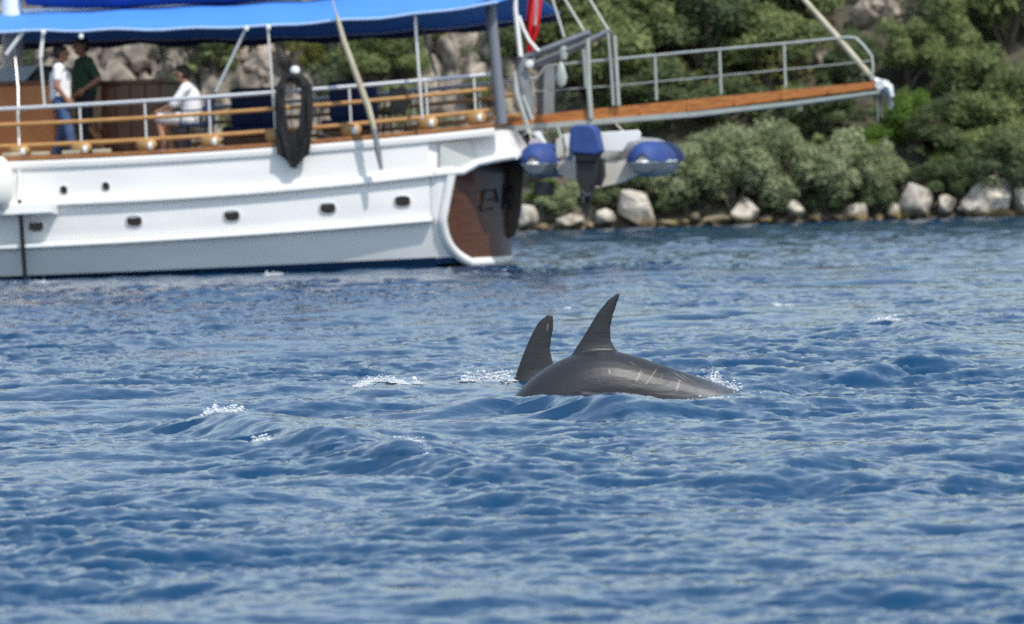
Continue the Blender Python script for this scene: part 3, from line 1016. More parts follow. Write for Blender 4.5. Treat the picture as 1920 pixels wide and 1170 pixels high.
# transom: wooden board with white rim, curved in plan, raked aft
def tr_x(y, z):
    return -.13 + .27 * z + (.76 - .2 * z) * (1 - (y / 1.9) ** 2)
def tr_w(u):
    z = ZB + u * (1.36 - ZB)
    q = np.interp(z, [level(-.02, k / 8)[1] for k in range(41)], [level(-.02, k / 8)[0] for k in range(41)])
    return float(q) * .985 * (1 - .26 * (1 - u) ** 7)
ZB = -.02
def tr_top(y):
    return 1.34 + .22 * (1 - (y / 1.85) ** 2)
def tr_pt(v, u, off=0.0, k=1.0):
    y = v * tr_w(u) * k
    z = ZB + u * (tr_top(y) - ZB)
    return (tr_x(y, z) + off, y, z)
mb = MB()
mb.grid([[tr_pt(-1 + 2 * i / 32, j / 26, .0) for i in range(33)] for j in range(27)])
mb.grid([[tr_pt(-1 + 2 * i / 32, j / 26, -.14) for i in range(33)] for j in range(27)])
mb.build('transom_board', M['transom'], boat)
rim = [tr_pt(-1, 1 - j / 30, -.01) for j in range(31)] + [tr_pt(-1 + 2 * i / 24, 0, -.01) for i in range(1, 25)] + [tr_pt(1, j / 30, -.01) for j in range(1, 31)]
mb = MB(); mb.tube(rim, .075, 10); mb.build('transom_rim', M['hull'], boat)
# joining strip between hull side and transom edge
for sgn in (-1, 1):
    mb = MB()
    P = []
    qs = [level(-.02, k / 20) for k in range(101)]
    for j in range(31):
        e = tr_pt(sgn, j / 30, -.03)
        z = e[2]
        hb = float(np.interp(z, [a[1] for a in qs], [a[0] for a in qs]))
        P.append([(-.122, sgn * hb, z), (e[0] * .5 - .06, sgn * (hb * .45 + abs(e[1]) * .55 + .03), z), e])
    mb.grid(P)
    for fi, f_ in enumerate(mb.f):
        if sum(mb.v[k][2] for k in f_) / 4 < z_boot(0):
            mb.mi[fi] = 1
    mb.build('stern_planking', [M['hull'], M['boot']], boat)
# painted name, illegible at this distance: dark blue strokes
mb = MB()
def stroke(a, b, w=.035):
    A, B = [tr_pt(*q, .012) for q in (a, b)]
    mb.tube([A, tr_pt((a[0] + b[0]) / 2, (a[1] + b[1]) / 2, .012), B], w, 6, flat=.35)
for a_, b_ in (((-.60, .52), (-.58, .72)), ((-.58, .72), (-.40, .71)), ((-.60, .52), (-.42, .53)), ((-.50, .62), (-.36, .62)), ((-.40, .71), (-.34, .58)),
              ((-.22, .50), (-.20, .74)), ((-.20, .62), (-.02, .74)), ((-.20, .62), (-.02, .50)), ((.06, .50), (.10, .74)), ((.10, .74), (.24, .52))):
    stroke(a_, b_, .028)
mb.build('name_lettering', M['letter'], boat)

# rudder hung on the transom
mb = MB()
rp_ = [L2(1000, 246, 0), L2(986, 252, 0), L2(962, 300, 0), L2(946, 330, 0), L2(936, 400, 0), L2(930, 442, 0), L2(948, 452, 0), L2(966, 440, 0), L2(976, 400, 0), L2(980, 340, 0), L2(984, 300, 0), L2(1008, 262, 0)]
mb.prism(rp_, -.055, .055)
mb.build('rudder', M['rudder'], boat, bevel=.012)
mb = MB(); a = loc(937, 433, -.1); mb.lathe([(.0, -.03), (.07, -.03), (.085, 0), (.07, .05), (0, .06)], 14, (a.x, a.y, a.z), 'y')
mb.build('rudder_fitting', M['pale_metal'], boat)

# deck
mb = MB()
mb.grid([[(x, -max(.02, beam(x) - .05), z_sheer(x) - .02), (x, 0, z_sheer(x) + .05), (x, max(.02, beam(x) - .05), z_sheer(x) - .02)] for x in [XB + .2 + (.75 - XB - .2) * i / 50 for i in range(51)]])
mb.build('deck', M['deck'], boat)
def deck_z(x): return z_sheer(x) - .0

# portholes
def hull_pt(px, py):
    y = -2.4
    for _ in range(8):
        p = loc(px, py, y)
        b = beam(p.x)
        z1, z2 = z_s1(p.x), z_s2(p.x)
        if p.z < z1:
            b *= 1 - .015 * min(1, (z1 - p.z) / (z1 - z2))
        y = -b
    return p
def porthole(px, py, wr, hr):
    c = hull_pt(px, py)
    sl_ = (beam(c.x + .1) - beam(c.x - .1)) / .2
    def P(k, s, y): 
        a = 2 * math.pi * k / 24
        e = 2.6
        ca, sa = math.cos(a), math.sin(a)
        rx = abs(ca) ** (2 / e) * math.copysign(1, ca) * wr * s
        rz = abs(sa) ** (2 / e) * math.copysign(1, sa) * hr * s
        return (c.x + rx, c.y - y - sl_ * rx, c.z + rz)
    mb = MB()
    rings = [[P(k, 1.22, -.03) for k in range(25)], [P(k, 1.18, .014) for k in range(25)], [P(k, 1.02, .018) for k in range(25)], [P(k, .97, -.008) for k in range(25)]]
    mb.grid(rings)
    f = mb.build('porthole', M['steel'], boat)
    mg = MB(); mg.add([P(k, 1.0, .003) for k in range(24)], [tuple(range(24))])
    mg.build('porthole_glass', M['glass'], f, smooth=False)
for px, py in ((68, 423), (252, 414), (435, 404), (615, 390), (755, 377)):
    porthole(px, py, .115, .082)
for px, py in ((120, 356), (199, 349)):
    porthole(px, py, .055, .062)

# rails: follow the sheer at fixed heights
def rail_f(pts): return fitline(pts, -.12)
zr_low = rail_f([(0, 275), (240, 263), (480, 248), (640, 235), (800, 221), (925, 205)])
zr_mid = rail_f([(0, 235), (240, 222), (480, 206), (640, 194), (800, 182), (925, 164)])
zr_top = rail_f([(0, 205), (240, 191), (480, 175), (640, 164), (780, 153), (920, 138)])
def side_pt(x, z, sgn=-1): return (x, sgn * (beam(x) - .12), z)
xr0, xr1 = -14.5, loc(926, 160, -1.8).x
for sgn in (-1, 1):
    for zf, r_, m_, nm in ((zr_low, .034, 'rail', 'wooden_rail'), (zr_mid, .032, 'rail', 'wooden_rail'), (zr_top, .032, 'steel', 'steel_rail')):
        mb = MB(); mb.tube([side_pt(xr0 + (xr1 - xr0) * i / 40, zf(xr0 + (xr1 - xr0) * i / 40), sgn) for i in range(41)], r_, 8)
        mb.build(nm, M[m_], boat)
kn = MB(); kn.lathe([(.0, -.125), (.07, -.12), (.12, -.07), (.148, .0), (.145, .07), (.10, .115), (.05, .12), (0, .12)], 16, sy=.55)
kn_me = kn.mesh('baluster', M['knob']); kn_me.polygons.foreach_set('use_smooth', [True] * len(kn_me.polygons))
fit = MB(); fit.lathe([(.0, -.05), (.045, -.05), (.05, 0), (.03, .05), (0, .055)], 12)
fit_me = fit.mesh('stanchion_foot', M['steel'])
for px in (-290, -180, -65, 55, 168, 286, 402, 519, 655, 793, 880):
    x = loc(px, 250, -2.2).x
    for sgn in (-1, 1):
        zb = z_sheer(x) + .105
        q = side_pt(x, 0, sgn)
        o = bpy.data.objects.new('baluster', kn_me); COL.objects.link(o); o.parent = boat
        o.location = (x, q[1] + sgn * .02, (zb + zr_low(x)) / 2 - .005); o.scale = (1.12, 1.0, (zr_low(x) - zb) / .235 * 1.12)
        f_ = bpy.data.objects.new('stanchion_foot', fit_me); COL.objects.link(f_); f_.parent = boat
        f_.location = (x + .07, q[1] + sgn * .065, zr_low(x) - .09)
        mb = MB(); mb.tube([side_pt(x, zr_low(x) - .02, sgn), side_pt(x - .01, zr_top(x), sgn)], .018, 8)
        mb.build('stanchion', M['steel'], boat)
# pale deck-edge lights/pads between the balusters at left
for px in (30, 83, 140, 195):
    a = loc(px, 297, -2.55)
    mb = MB(); mb.box((a.x - .14, -beam(a.x) + .02, z_sheer(a.x) + .107), (a.x + .14, -beam(a.x) + .12, z_sheer(a.x) + .16))
    mb.build('deck_pad', M['spar'], boat, bevel=.01)

# deckhouse and companionway of panelled wood
def panel_box(name, x0, x1, y0, y1, zt, n, m, top='cabin_dark', nside=2):
    zb = deck_z((x0 + x1) / 2) - .05
    mb = MB(); mb.box((x0 + .02, y0 + .02, zb), (x1 - .02, y1 - .02, zt - .04))
    b = mb.build(name, M[m], boat)
    mb = MB(); mb.box((x0 - .05, y0 - .05, zt - .04), (x1 + .05, y1 + .05, zt + .02))
    mb.build('deckhouse_roof', M[top], b, bevel=.01)
    for i in range(n):
        a, c = x0 + (x1 - x0) * i / n, x0 + (x1 - x0) * (i + 1) / n
        mb = MB(); mb.box((a + .012, y0 - .012, zb + .03), (c - .012, y0 + .018, zt - .06))
        mb.build('panel', M[m], b, bevel=.008)
    for i in range(nside):
        a, c = y0 + (y1 - y0) * i / nside, y0 + (y1 - y0) * (i + 1) / nside
        mb = MB(); mb.box((x1 - .018, a + .012, zb + .03), (x1 + .012, c - .012, zt - .06))
        mb.build('panel', M[m], b, bevel=.008)
    return b
a, c = loc(-420, 160, -1.25), loc(100, 152, -1.25)
panel_box('deckhouse', a.x, c.x, -1.25, 1.25, c.z, 8, 'cabin')
a, c = loc(187, 150, -1.0), loc(300, 150, -1.0)
panel_box('companionway', a.x, c.x, -1.0, .6, c.z, 4, 'cabin_dark')
# sloping pale sheet and dark hood on the deckhouse
a, b_, c_, d_ = [loc(*q, -1.0) for q in ((-60, 165), (42, 160), (76, 122), (0, 128))]
mb = MB(); mb.prism([(a.x, a.z), (b_.x, b_.z), (c_.x, c_.z), (d_.x, d_.z)], -1.05, -.2)
mb.build('hatch_cover', M['panelgrey'], boat, bevel=.01)
a, b_, c_, d_ = [loc(*q, -.9) for q in ((50, 152), (100, 152), (96, 128), (80, 122))]
mb = MB(); mb.prism([(a.x, a.z), (b_.x, b_.z), (c_.x, c_.z), (d_.x, d_.z)], -.95, .3)
mb.build('spray_hood', M['black'], boat, bevel=.02)
# sloping ladder side
mb = MB()
a, b_ = loc(146, 208, -1.45), loc(206, 296, -1.45)
mb.tube([a, b_], .035, 6)
mb.tube([a + Vector((0, .5, 0)), b_ + Vector((0, .5, 0))], .035, 6)
for k in range(1, 5):
    q = a.lerp(b_, k / 5); mb.box((q.x - .06, q.y, q.z - .015), (q.x + .06, q.y + .5, q.z + .015))
mb.build('deck_ladder', M['cap'], boat)

# masts, boom, stays
mb = MB(); a, b_ = loc(24, 180, 0), loc(20, -420, 0)
mb.tube([(a.x, 0, a.z - 1.0), a, b_], .17, 16); mb.build('mast', M['white'], boat)
mb = MB(); a, b_ = loc(44, 21, 0), loc(560, -2, 0)
mb.tube([a, b_], .045, 10); mb.build('boom', M['white'], boat)
mb = MB()
pts = [loc(50 + 92 * k, -16 - 3.9 * k - (2 if k % 2 else 0), 0) for k in range(8)]
mb.tube(pts, [.22, .33, .34, .33, .35, .33, .30, .16], 12); mb.build('sail_cover', M['sailbag'], boat)
mb = MB(); mb.tube([loc(24, 60, -1.9), loc(34, 166, -2.5), loc(37, 372, -2.95)], .012, 6)
mb.build('shroud', M['steel'], boat)
mb = MB(); mb.tube([loc(37, 374, -3.0), loc(42, 450, -2.92), loc(48, 530, -2.8)], [.03, .036, .036], 8)
mb.build('chain_plate', M['black'], boat)
mb = MB()
y_ = -beam(-2) - .10
mb.tube([loc(610, -60, y_), loc(624, 4, y_), loc(632, 32, y_)], .016, 8)
mb.build('backstay', M['pale_metal'], boat)
mb = MB(); mb.tube([loc(631, 28, y_), loc(645, 78, y_), loc(690, 200, y_), loc(702, 243, y_)], [.030, .044, .048, .042], 10)
mb.build('stay_sleeve', M['spar'], boat)
mb = MB(); mb.tube([loc(701, 240, y_), loc(709, 285, y_), loc(715, 318, y_)], [.036, .05, .028], 8)
mb.build('turnbuckle', M['galv'], boat)
mb = MB(); mb.tube([loc(1505, -4, -.3), loc(1565, 64, -.3), loc(1628, 138, -.3), loc(1640, 150, -.3)], [.04, .048, .05, .03], 10)
mb.tube([loc(1505, -4, -.3), loc(1400, -120, -.3)], .02, 8)
mb.build('stern_stay', M['spar'], boat)
mb = MB(); mb.tube([loc(916, -40, -1.75), loc(920, 20, -1.75), loc(941, 232, -1.75)], .082, 14)
mb.build('gallows_post', M['post'], boat)
mb = MB(); mb.tube([loc(964, -40, -.9), loc(966, 20, -.9), loc(976, 106, -.9)], .04, 10)
mb.build('white_pole', M['white'], boat)
mb = MB(); mb.tube([loc(973, 30, -.8), loc(980, 52, -.8), loc(992, 76, -.8), loc(1010, 96, -.8)], .026, 8)
mb.build('white_hose', M['white'], boat)
# davit: paired arms on a hinged post
mb = MB()
mb.tube([loc(980, 110, -.75), loc(1106, 62, -.75)], .058, 4)
mb.tube([loc(985, 126, -.75), loc(1098, 80, -.75)], .045, 4)
mb.build('davit_arm', M['galv'], boat)
mb = MB(); mb.tube([loc(1000, 128, .5), loc(1145, 58, .5)], .055, 4)
mb.build('davit_arm', M['galv'], boat)
mb = MB(); mb.tube([loc(980, 108, -.75), loc(977, 150, -.75), loc(985, 190, -.75), loc(992, 222, -.75)], [.10, .13, .12, .08], 10)
mb.build('davit_post', M['galv'], boat)
mb = MB(); a = loc(993, 120, -.9); mb.lathe([(0, -.05), (.055, -.04), (.066, 0), (.055, .04), (0, .05)], 14, a, 'y'); mb.build('davit_hinge', M['white'], boat)
mb = MB(); mb.tube([loc(1024, 125, .5), loc(1022, 225, .5)], .14, 4); mb.build('davit_post', M['galv'], boat)
mb = MB(); mb.tube([loc(964, 132, -1.0), loc(968, 175, -1.0), loc(990, 240, -1.0)], [.028, .05, .028], 8)
mb.tube([loc(980, 180, -.95), loc(998, 225, -.95)], .028, 8); mb.build('davit_strut', M['pale_metal'], boat)
for (q, w_) in ((((1101, 62), (1104, 165), (1108, 222)), .04), (((1094, 92), (1100, 165)), .035), (((1140, 62), (1146, 130), (1150, 198)), .022), (((1152, 66), (1156, 130), (1160, 198)), .03)):
    mb = MB(); mb.tube([loc(*s, -.4) for s in q], w_, 8); mb.build('davit_strut', M['pale_metal'], boat)
for q in (((1030, -20), (1058, 70)), ((1050, -16), (1095, 58)), ((1098, -14), (1140, 56))):
    mb = MB(); mb.tube([loc(*s, -.5) for s in q], .02, 6); mb.build('topping_rope', M['rope'], boat)
a = loc(1056, 92, -.75)
mb = MB(); mb.lathe([(0, -.12), (.05, -.11), (.075, 0), (.05, .10), (0, .11)], 12, (a.x, a.y, a.z - .05), sy=.6)
a2 = loc(1052, 140, -.75); mb.lathe([(0, -.19), (.06, -.16), (.095, -.04), (.06, .12), (.02, .2), (0, .2)], 12, (a2.x, a2.y, a2.z), sy=.6)
mb.build('pulley_block', M['pale_metal'], boat)
for q in (((985, 240), (1015, 262), (1022, 275)), ((1045, 238), (1062, 285)), ((600, 250), (660, 275), (716, 284))):
    mb = MB(); mb.tube([loc(*s, -2.05 if s[0] < 800 else -.9) for s in q], .014, 6); mb.build('rope', M['rope'] if q[0][0] > 800 else M['galv'], boat)

# ------------------------------------------------------------------ awning over the deck
aw = empty('awning', BW @ loc(480, 60, 0), -TH)
tag(aw, 'bright blue cloth awning stretched over the yacht deck on pale poles', 'awning')
AI = aw.matrix_basis.inverted() @ BW        # boat frame -> awning frame
def A(p): return AI @ Vector(p)
edge = [(-300, 62), (-60, 61), (70, 58), (300, 55), (480, 50), (640, 39), (800, 25), (932, 5)]
mb = MB()
HW = 2.35
P = []
for i in range(41):
    t = i / 40
    x0 = loc(-300, 62, -HW).x; x1 = loc(934, 5, -HW).x
    x = x0 + (x1 - x0) * t
    exs = [loc(px, py, -HW) for px, py in edge]
    ze = np.interp(x, [e.x for e in exs], [e.z for e in exs]) - .004 * math.sin(t * 40)
    rz_ = np.interp(x, [loc(44, 26, 0).x, loc(480, 6, 0).x, loc(930, -18, 0).x], [loc(44, 26, 0).z, loc(480, 6, 0).z, loc(930, -18, 0).z])
    rz_ = max(rz_, ze + .12)
    row = []
    for j in range(17):
        v = -1 + j / 8
        sag = 1 - abs(v)
        z = ze + (rz_ - ze) * (sag ** 1.15) + .012 * math.sin(t * 55 + v * 3)
        row.append(A((x, v * HW, z)))
    P.append(row)
mb.grid(P)
o = mb.build('canopy', M['awning'], aw)
sm = o.modifiers.new('thick', 'SOLIDIFY'); sm.thickness = .012
mb = MB()
for jj in (0, 16):
    mb.tube([P[i][jj] for i in range(41)], .022, 6)
mb.build('hem', mat('pale_blue_hem', (.42, .55, .80), .7), aw)
mb = MB()
for jj in (16,):
    mb.grid([[P[i][jj] + Vector((0, -.01, .01)), P[i][jj] + Vector((0, .02, -.10 - .03 * math.sin(i * 1.3)))] for i in range(41)])
o = mb.build('valance', M['navy'], aw)
o.modifiers.new('thick', 'SOLIDIFY').thickness = .008
for q, y, r_, m_ in ((((46, 56), (12, 102)), -2.3, .032, 'white'), (((81, 59), (76, 108)), -2.3, .03, 'white'), (((76, 106), (84, 204)), -2.3, .02, 'steel'),
                     (((462, 52), (405, 172)), -2.3, .024, 'steel'), (((502, 50), (507, 110), (513, 200)), -2.3, .018, 'steel'),
                     (((778, 26), (782, 90), (792, 222)), -2.15, .022, 'steel'), (((792, 52), (818, 142)), 2.2, .022, 'galv')):
    mb = MB(); mb.tube([A(loc(*s, y)) for s in q], r_, 8); mb.build('awning_pole', M[m_], aw)
for q in ((462, 53), (503, 51), (152, 68), (81, 60)):
    a = A(loc(*q, -2.36)); mb = MB(); mb.lathe([(0, -.04), (.03, -.035), (.042, 0), (.03, .035), (0, .04)], 10, a); mb.build('pole_clamp', M['white'], aw)

# ------------------------------------------------------------------ gangway
gw = empty('gangway', BW @ loc(960, 240, 0), -TH)
tag(gw, 'long wooden gangway with steel handrail jutting out over the yacht stern', 'gangway')
GI = gw.matrix_basis.inverted() @ BW
def G(px, py, y): return GI @ loc(px, py, y)
YN = -.33
def gtop(px): return np.interp(px, [930, 1000, 1300, 1640], [226, 216, 186, 153])
def gbot(px): return np.interp(px, [930, 1000, 1300, 1640], [240, 237, 208, 166])
pxs = np.linspace(934, 1640, 9)
for side, yo in ((-1, YN), (1, -YN)):
    for i in range(8):
        a, b_ = pxs[i] + (1.2 if i else 0), pxs[i + 1] - 1.2
        q = [G(a, gtop(a), YN), G(b_, gtop(b_), YN), G(b_, gbot(b_), YN), G(a, gbot(a), YN)]
        mb = MB(); mb.prism([(p.x, p.z) for p in q], yo - .02, yo + .02)
        mb.build('side_board', M['gang'], gw, bevel=.004)
    mb = MB()
    P = [G(930, 243, YN), G(1300, 214, YN), G(1500, 192, YN), G(1650, 172, YN)]
    for i in range(3):
        a, b_ = P[i], P[i + 1]
        ha, hb = (.085, .075, .055, .04)[i], (.085, .075, .055, .04)[i + 1]
        mb.prism([(a.x, a.z - ha / 2), (b_.x, b_.z - hb / 2), (b_.x, b_.z + hb / 2), (a.x, a.z + ha / 2)], yo - .05, yo + .05)
    mb.build('side_beam', M['pale_metal'], gw)
pxs = np.linspace(950, 1636, 34)
for i in range(33):
    a, b_ = G(pxs[i] + 1.0, gbot(pxs[i]) - 4, YN), G(pxs[i + 1] - 1.0, gbot(pxs[i + 1]) - 4, YN)
    mb = MB(); mb.prism([(a.x, a.z - .012), (b_.x, b_.z - .012), (b_.x, b_.z + .012), (a.x, a.z + .012)], -.30, .30)
    mb.build('plank', M['gang'], gw, smooth=False)
mb = MB()
mb.tube([G(*q, YN) for q in ((1004, 150), (1022, 126), (1040, 122), (1300, 97), (1500, 79), (1588, 70), (1604, 71), (1618, 84), (1634, 104), (1637, 124), (1634, 150))], .021, 8)
mb.build('handrail', M['pale_metal'], gw)
mb = MB(); mb.tube([G(*q, YN) for q in ((1000, 172), (1160, 160), (1350, 142), (1560, 122), (1634, 114))], .011, 6); mb.build('guard_wire', M['pale_metal'], gw)
for q in (((998, 150), (1000, 218)), ((1228, 106), (1231, 188)), ((1349, 95), (1352, 176)), ((1470, 84), (1473, 164))):
    mb = MB(); mb.tube([G(*s, YN) for s in q], .02 if q[0][0] < 1550 else .009, 8); mb.build('rail_post', M['pale_metal'], gw)
a = G(1655, 160, 0)
mb = MB(); mb.lathe([(0, -.36), (.07, -.36), (.09, -.30), (.09, .30), (.07, .36), (0, .36)], 14, a, 'y')
mb.tube([G(1640, 150, -.3), G(1668, 165, -.3), G(1672, 182, -.3)], [.05, .07, .04], 8)
mb.build('end_roller', M['steel'], gw)
mb = MB(); mb.tube([G(1662, 176, -.25), G(1672, 198, -.25), G(1668, 205, -.25)], .035, 7)
mb.tube([G(1644, 178, -.25), G(1646, 228, -.25)], .012, 6); mb.tube([G(1655, 180, -.2), G(1654, 220, -.2)], .012, 6)
mb.build('hanging_tackle', M['galv'], gw)
mb = MB()
for px in (1496, 1502):
    a = G(px, 196, YN); mb.tube([a, a + Vector((0, 0, -.09))], .012, 6)
mb.build('lashing', M['cream'], gw)

# ------------------------------------------------------------------ flag
fl = empty('flag', BW @ loc(1000, 100, -.2), -TH)
tag(fl, 'red and white flag hanging in folds behind the grey davit arms', 'flag')
FI = fl.matrix_basis.inverted() @ BW
mb = MB()
P = []
for i in range(19):
    t = i / 18
    py = -30 + 134 * t
    xl = np.interp(py, [-30, 0, 50, 104], [990, 990, 986, 988]); xr = np.interp(py, [-30, 0, 50, 104], [1020, 1016, 1010, 996])
    row = []
    for j in range(13):
        s = j / 12
        row.append(FI @ loc(xl + (xr - xl) * s, py + 6 * s, -.2 + .035 * math.sin(s * 14 + t * 2.0)))
    P.append(row)
mb.grid(P)
for i in range(18):
    for j in range(12):
        if 6 <= j <= 8 and i < 10:
            mb.mi[i * 12 + j] = 1
o = mb.build('flag_cloth', [M['red'], M['white']], fl); o.modifiers.new('thick', 'SOLIDIFY').thickness = .004
mb = MB(); mb.tube([FI @ loc(1010, -60, -.15), FI @ loc(1000, 112, -.15)], .016, 8); mb.build('flagpole', M['white'], fl)

# ------------------------------------------------------------------ black netting bundle, fender
nb = empty('netting_bundle', BW @ loc(550, 318, -beam(-3) - .1), -TH)
tag(nb, 'black netting bundle looped over the yacht rail and hanging down the hull', 'netting')
NI = nb.matrix_basis.inverted() @ BW
mb = MB()
y_ = -beam(loc(550, 250, -2.5).x) - .06
rngn = random.Random(2)
for k in range(7):
    o_ = (k - 3) * 3.0
    path = [(549 + o_ * .3, 315 - abs(o_)), (534 + o_, 285), (527 + o_ * .8, 240), (525 + o_ * .7, 195), (526 + o_ * .6, 165), (535 + o_ * .5, 148), (549, 143 + o_ * .5), (564 + o_ * .5, 147), (574 + o_ * .6, 162), (576 + o_ * .7, 195), (573 + o_ * .8, 240), (566 + o_, 285), (553 + o_ * .3, 316 - abs(o_))]
    pts = [NI @ loc(px + rngn.uniform(-1.5, 1.5), py, y_ - .09 + rngn.uniform(-.04, .06) + (.10 if py < 150 else 0)) for px, py in path]
    mb.tube(pts, [.02] + [rngn.uniform(.035, .05) for _ in path[2:]] + [.02], 7)
for k in range(9):
    px = 536 + k * 3.4
    pts = [NI @ loc(px, 250 + rngn.uniform(-6, 6), y_ - .07), NI @ loc(px + (549 - px) * .25, 280, y_ - .1), NI @ loc(px + (549 - px) * .75, 312, y_ - .06)]
    mb.tube(pts, [.03, .055, .02], 7)
mb.build('netting', M['net'], nb)
mb = MB(); a = NI @ loc(553, 131, y_ + .02); mb.lathe([(0, -.06), (.05, -.05), (.06, 0), (.04, .05), (0, .06)], 12, a, sx=1.3)
mb.build('float', M['white'], nb)

fd = empty('fender', BW @ loc(-4, 385, -beam(-7.2) - .3), -TH)
tag(fd, 'large white fender hanging on the hull at the left edge', 'fender')
FDI = fd.matrix_basis.inverted() @ BW
mb = MB(); a = FDI @ loc(-12, 342, -beam(-7.4) - .28)
mb.lathe([(.0, .44), (.05, .44), (.06, .40), (.16, .38), (.25, .28), (.30, .1), (.31, -.1), (.27, -.28), (.16, -.40), (.05, -.43), (0, -.43)], 24, a)
mb.build('fender_body', M['buoy'], fd)
mb = MB(); mb.tube([a + Vector((0, 0, .42)), a + Vector((0, .2, 1.0)), a + Vector((0, .25, 1.1))], .014, 6); mb.build('fender_rope', M['rope'], fd)

# ------------------------------------------------------------------ dinghy slung across the stern, outboard motor
dx_c = loc(1115, 300, -1.0)
dg = empty('dinghy', BW @ Vector((dx_c.x, dx_c.y, dx_c.z - .55)), -TH + R(1))
tag(dg, 'grey inflatable dinghy with blue tube covers slung across the yacht stern', 'dinghy')
DI = dg.matrix_basis.inverted() @ BW
def D(px, py, y=-1.0): return DI @ loc(px, py, y)
tl, trr = D(1010, 303), D(1214, 300)
for c, dirn in ((tl, -1), (trr, 1)):
    mb = MB()
    r = .262
    path = [(c.x, c.y - .42, c.z - .02), (c.x, c.y - .34, c.z), (c.x, c.y, c.z), (c.x, c.y + 1.6, c.z + .02), (c.x - dirn * .25, c.y + 2.3, c.z + .10), (c.x - dirn * .8, c.y + 2.8, c.z + .2)]
    mb.tube(path, [.08, r * .72, r, r, r * .95, r * .8], 20, flat=1.0)
    t_ = mb.build('tube', M['hypalon'], dg)
    # blue cover over the upper part of the tube
    P = []
    for yy, rf in ((-.46, .30), (-.43, .52), (-.36, .80), (-.24, .96), (-.10, 1.04), (.1, 1.06), (.3, 1.04), (.55, 1.07), (.8, 1.05), (1.1, 1.07), (1.4, 1.05), (1.7, 1.06)):
        P.append([(c.x + (r * rf + .012) * 1.05 * math.cos(math.pi * (-.02 + 1.04 * k / 16)), c.y + yy, c.z - .01 + (r * rf + .02) * math.sin(math.pi * (-.02 + 1.04 * k / 16))) for k in range(17)])
    mb = MB(); mb.grid(P)
    mb.build('tube_cover', M['dinghyblue'], t_)
    mb = MB(); mb.tube([(c.x - .25, c.y - .02, c.z - .03), (c.x - .19, c.y - .34, c.z - .03), (c.x, c.y - .47, c.z - .03), (c.x + .19, c.y - .36, c.z - .03), (c.x + .285, c.y - .02, c.z - .03), (c.x + .285, c.y + 1.0, c.z - .02)], .024, 6)
    mb.build('cover_edge', M['white'], t_)
    mb = MB(); mb.lathe([(0, -.03), (.05, -.03), (.055, 0), (.03, .03), (0, .03)], 10, (c.x - .05, c.y - .28, c.z + .0), 'y'); mb.build('valve', M['white'], t_)
mb = MB()
q = [D(*s) for s in ((1056, 252), (1092, 246), (1130, 248), (1196, 244), (1201, 250), (1199, 264), (1178, 268), (1168, 284), (1070, 284), (1060, 272))]
mb.prism([(p.x, p.z) for p in q], tl.y - .03, tl.y + .04)
mb.build('transom', M['white'], dg, bevel=.01)
mb = MB()     # V shaped rigid bottom
sec = [(1038, 300), (1046, 326), (1085, 342), (1118, 352), (1160, 343), (1196, 326), (1206, 300)]
P = []
for i in range(7):
    y = .06 + 2.4 * i / 6
    f_ = 1 - .35 * (i / 6) ** 2
    P.append([((D(*s).x - dx_c.x * 0 - (tl.x + trr.x) / 2) * f_ + (tl.x + trr.x) / 2, tl.y + y, D(*s).z + .18 * (i / 6) ** 2) for s in sec])
mb.grid(P); mb.add(P[0], [tuple(range(7))])
mb.build('rigid_bottom', M['cream'], dg)
mb = MB(); q = [D(*s) for s in ((1042, 262), (1056, 252), (1056, 292), (1042, 300))]
mb.prism([(p.x, p.z) for p in q], tl.y, tl.y + .5); mb.build('seat_locker', M['cream'], dg, bevel=.01)
mb = MB()
for s in ((972, 262, 998, 300), (1000, 282, 1050, 292)):
    pass
q = [D(*s) for s in ((984, 292), (990, 262), (1000, 256), (1012, 270), (1014, 292))]
mb.prism([(p.x, p.z) for p in q], tl.y + .1, tl.y + .5); mb.build('bow_roll', mat('lilac_grey_canvas', (.42, .38, .45), .7), dg, bevel=.03)
a = D(1020, 354); mb = MB(); mb.box((a.x - .13, a.y - .12, a.z - .10), (a.x + .13, a.y + .2, a.z + .10)); mb.build('battery_box', M['black'], dg, bevel=.02)
for s in ((1003, 288), (1205, 285)):
    e = D(*s)
    mb = MB(); mb.tube([e, DI @ loc(s[0] + (-14 if s[0] < 1100 else -50), 232, -.4)], .012, 6)
    mb.build('sling', M['rope'], dg)

om = empty('outboard_motor', BW @ loc(1100, 390, -1.35), -TH)
tag(om, 'black outboard motor with blue canvas hood on the dinghy transom', 'outboard motor')
OI = om.matrix_basis.inverted() @ BW
def O(px, py, y=-1.35): return OI @ loc(px, py, y)
def blob(name, pts, y0, y1, m, bev, par):
    mb = MB(); mb.prism([(O(*p).x, O(*p).z) for p in pts], y0, y1)
    return mb.build(name, m, par, bevel=bev)
blob('hood', [(1074, 240), (1084, 234), (1112, 234), (1122, 242), (1131, 284), (1124, 291), (1078, 288), (1071, 282)], -.22, .16, M['dinghyblue'], .03, om)
blob('cowl_base', [(1078, 284), (1126, 286), (1122, 304), (1084, 304)], -.16, .14, M['black'], .02, om)
blob('leg', [(1081, 300), (1124, 300), (1121, 346), (1111, 352), (1109, 376), (1090, 376), (1089, 350), (1083, 340)], -.09, .09, M['black'], .02, om)
blob('clamp_bracket', [(1106, 292), (1130, 296), (1132, 330), (1124, 350), (1110, 346)], .02, .2, M['black'], .015, om)
blob('skeg', [(1090, 372), (1109, 372), (1107, 390), (1098, 406), (1092, 392)], -.02, .02, M['black'], .008, om)
a = O(1101, 366); mb = MB(); mb.lathe([(0, -.2), (.05, -.14), (.06, 0), (.045, .16), (0, .2)], 12, a, 'y'); mb.build('gearcase', M['black'], om)
mb = MB()
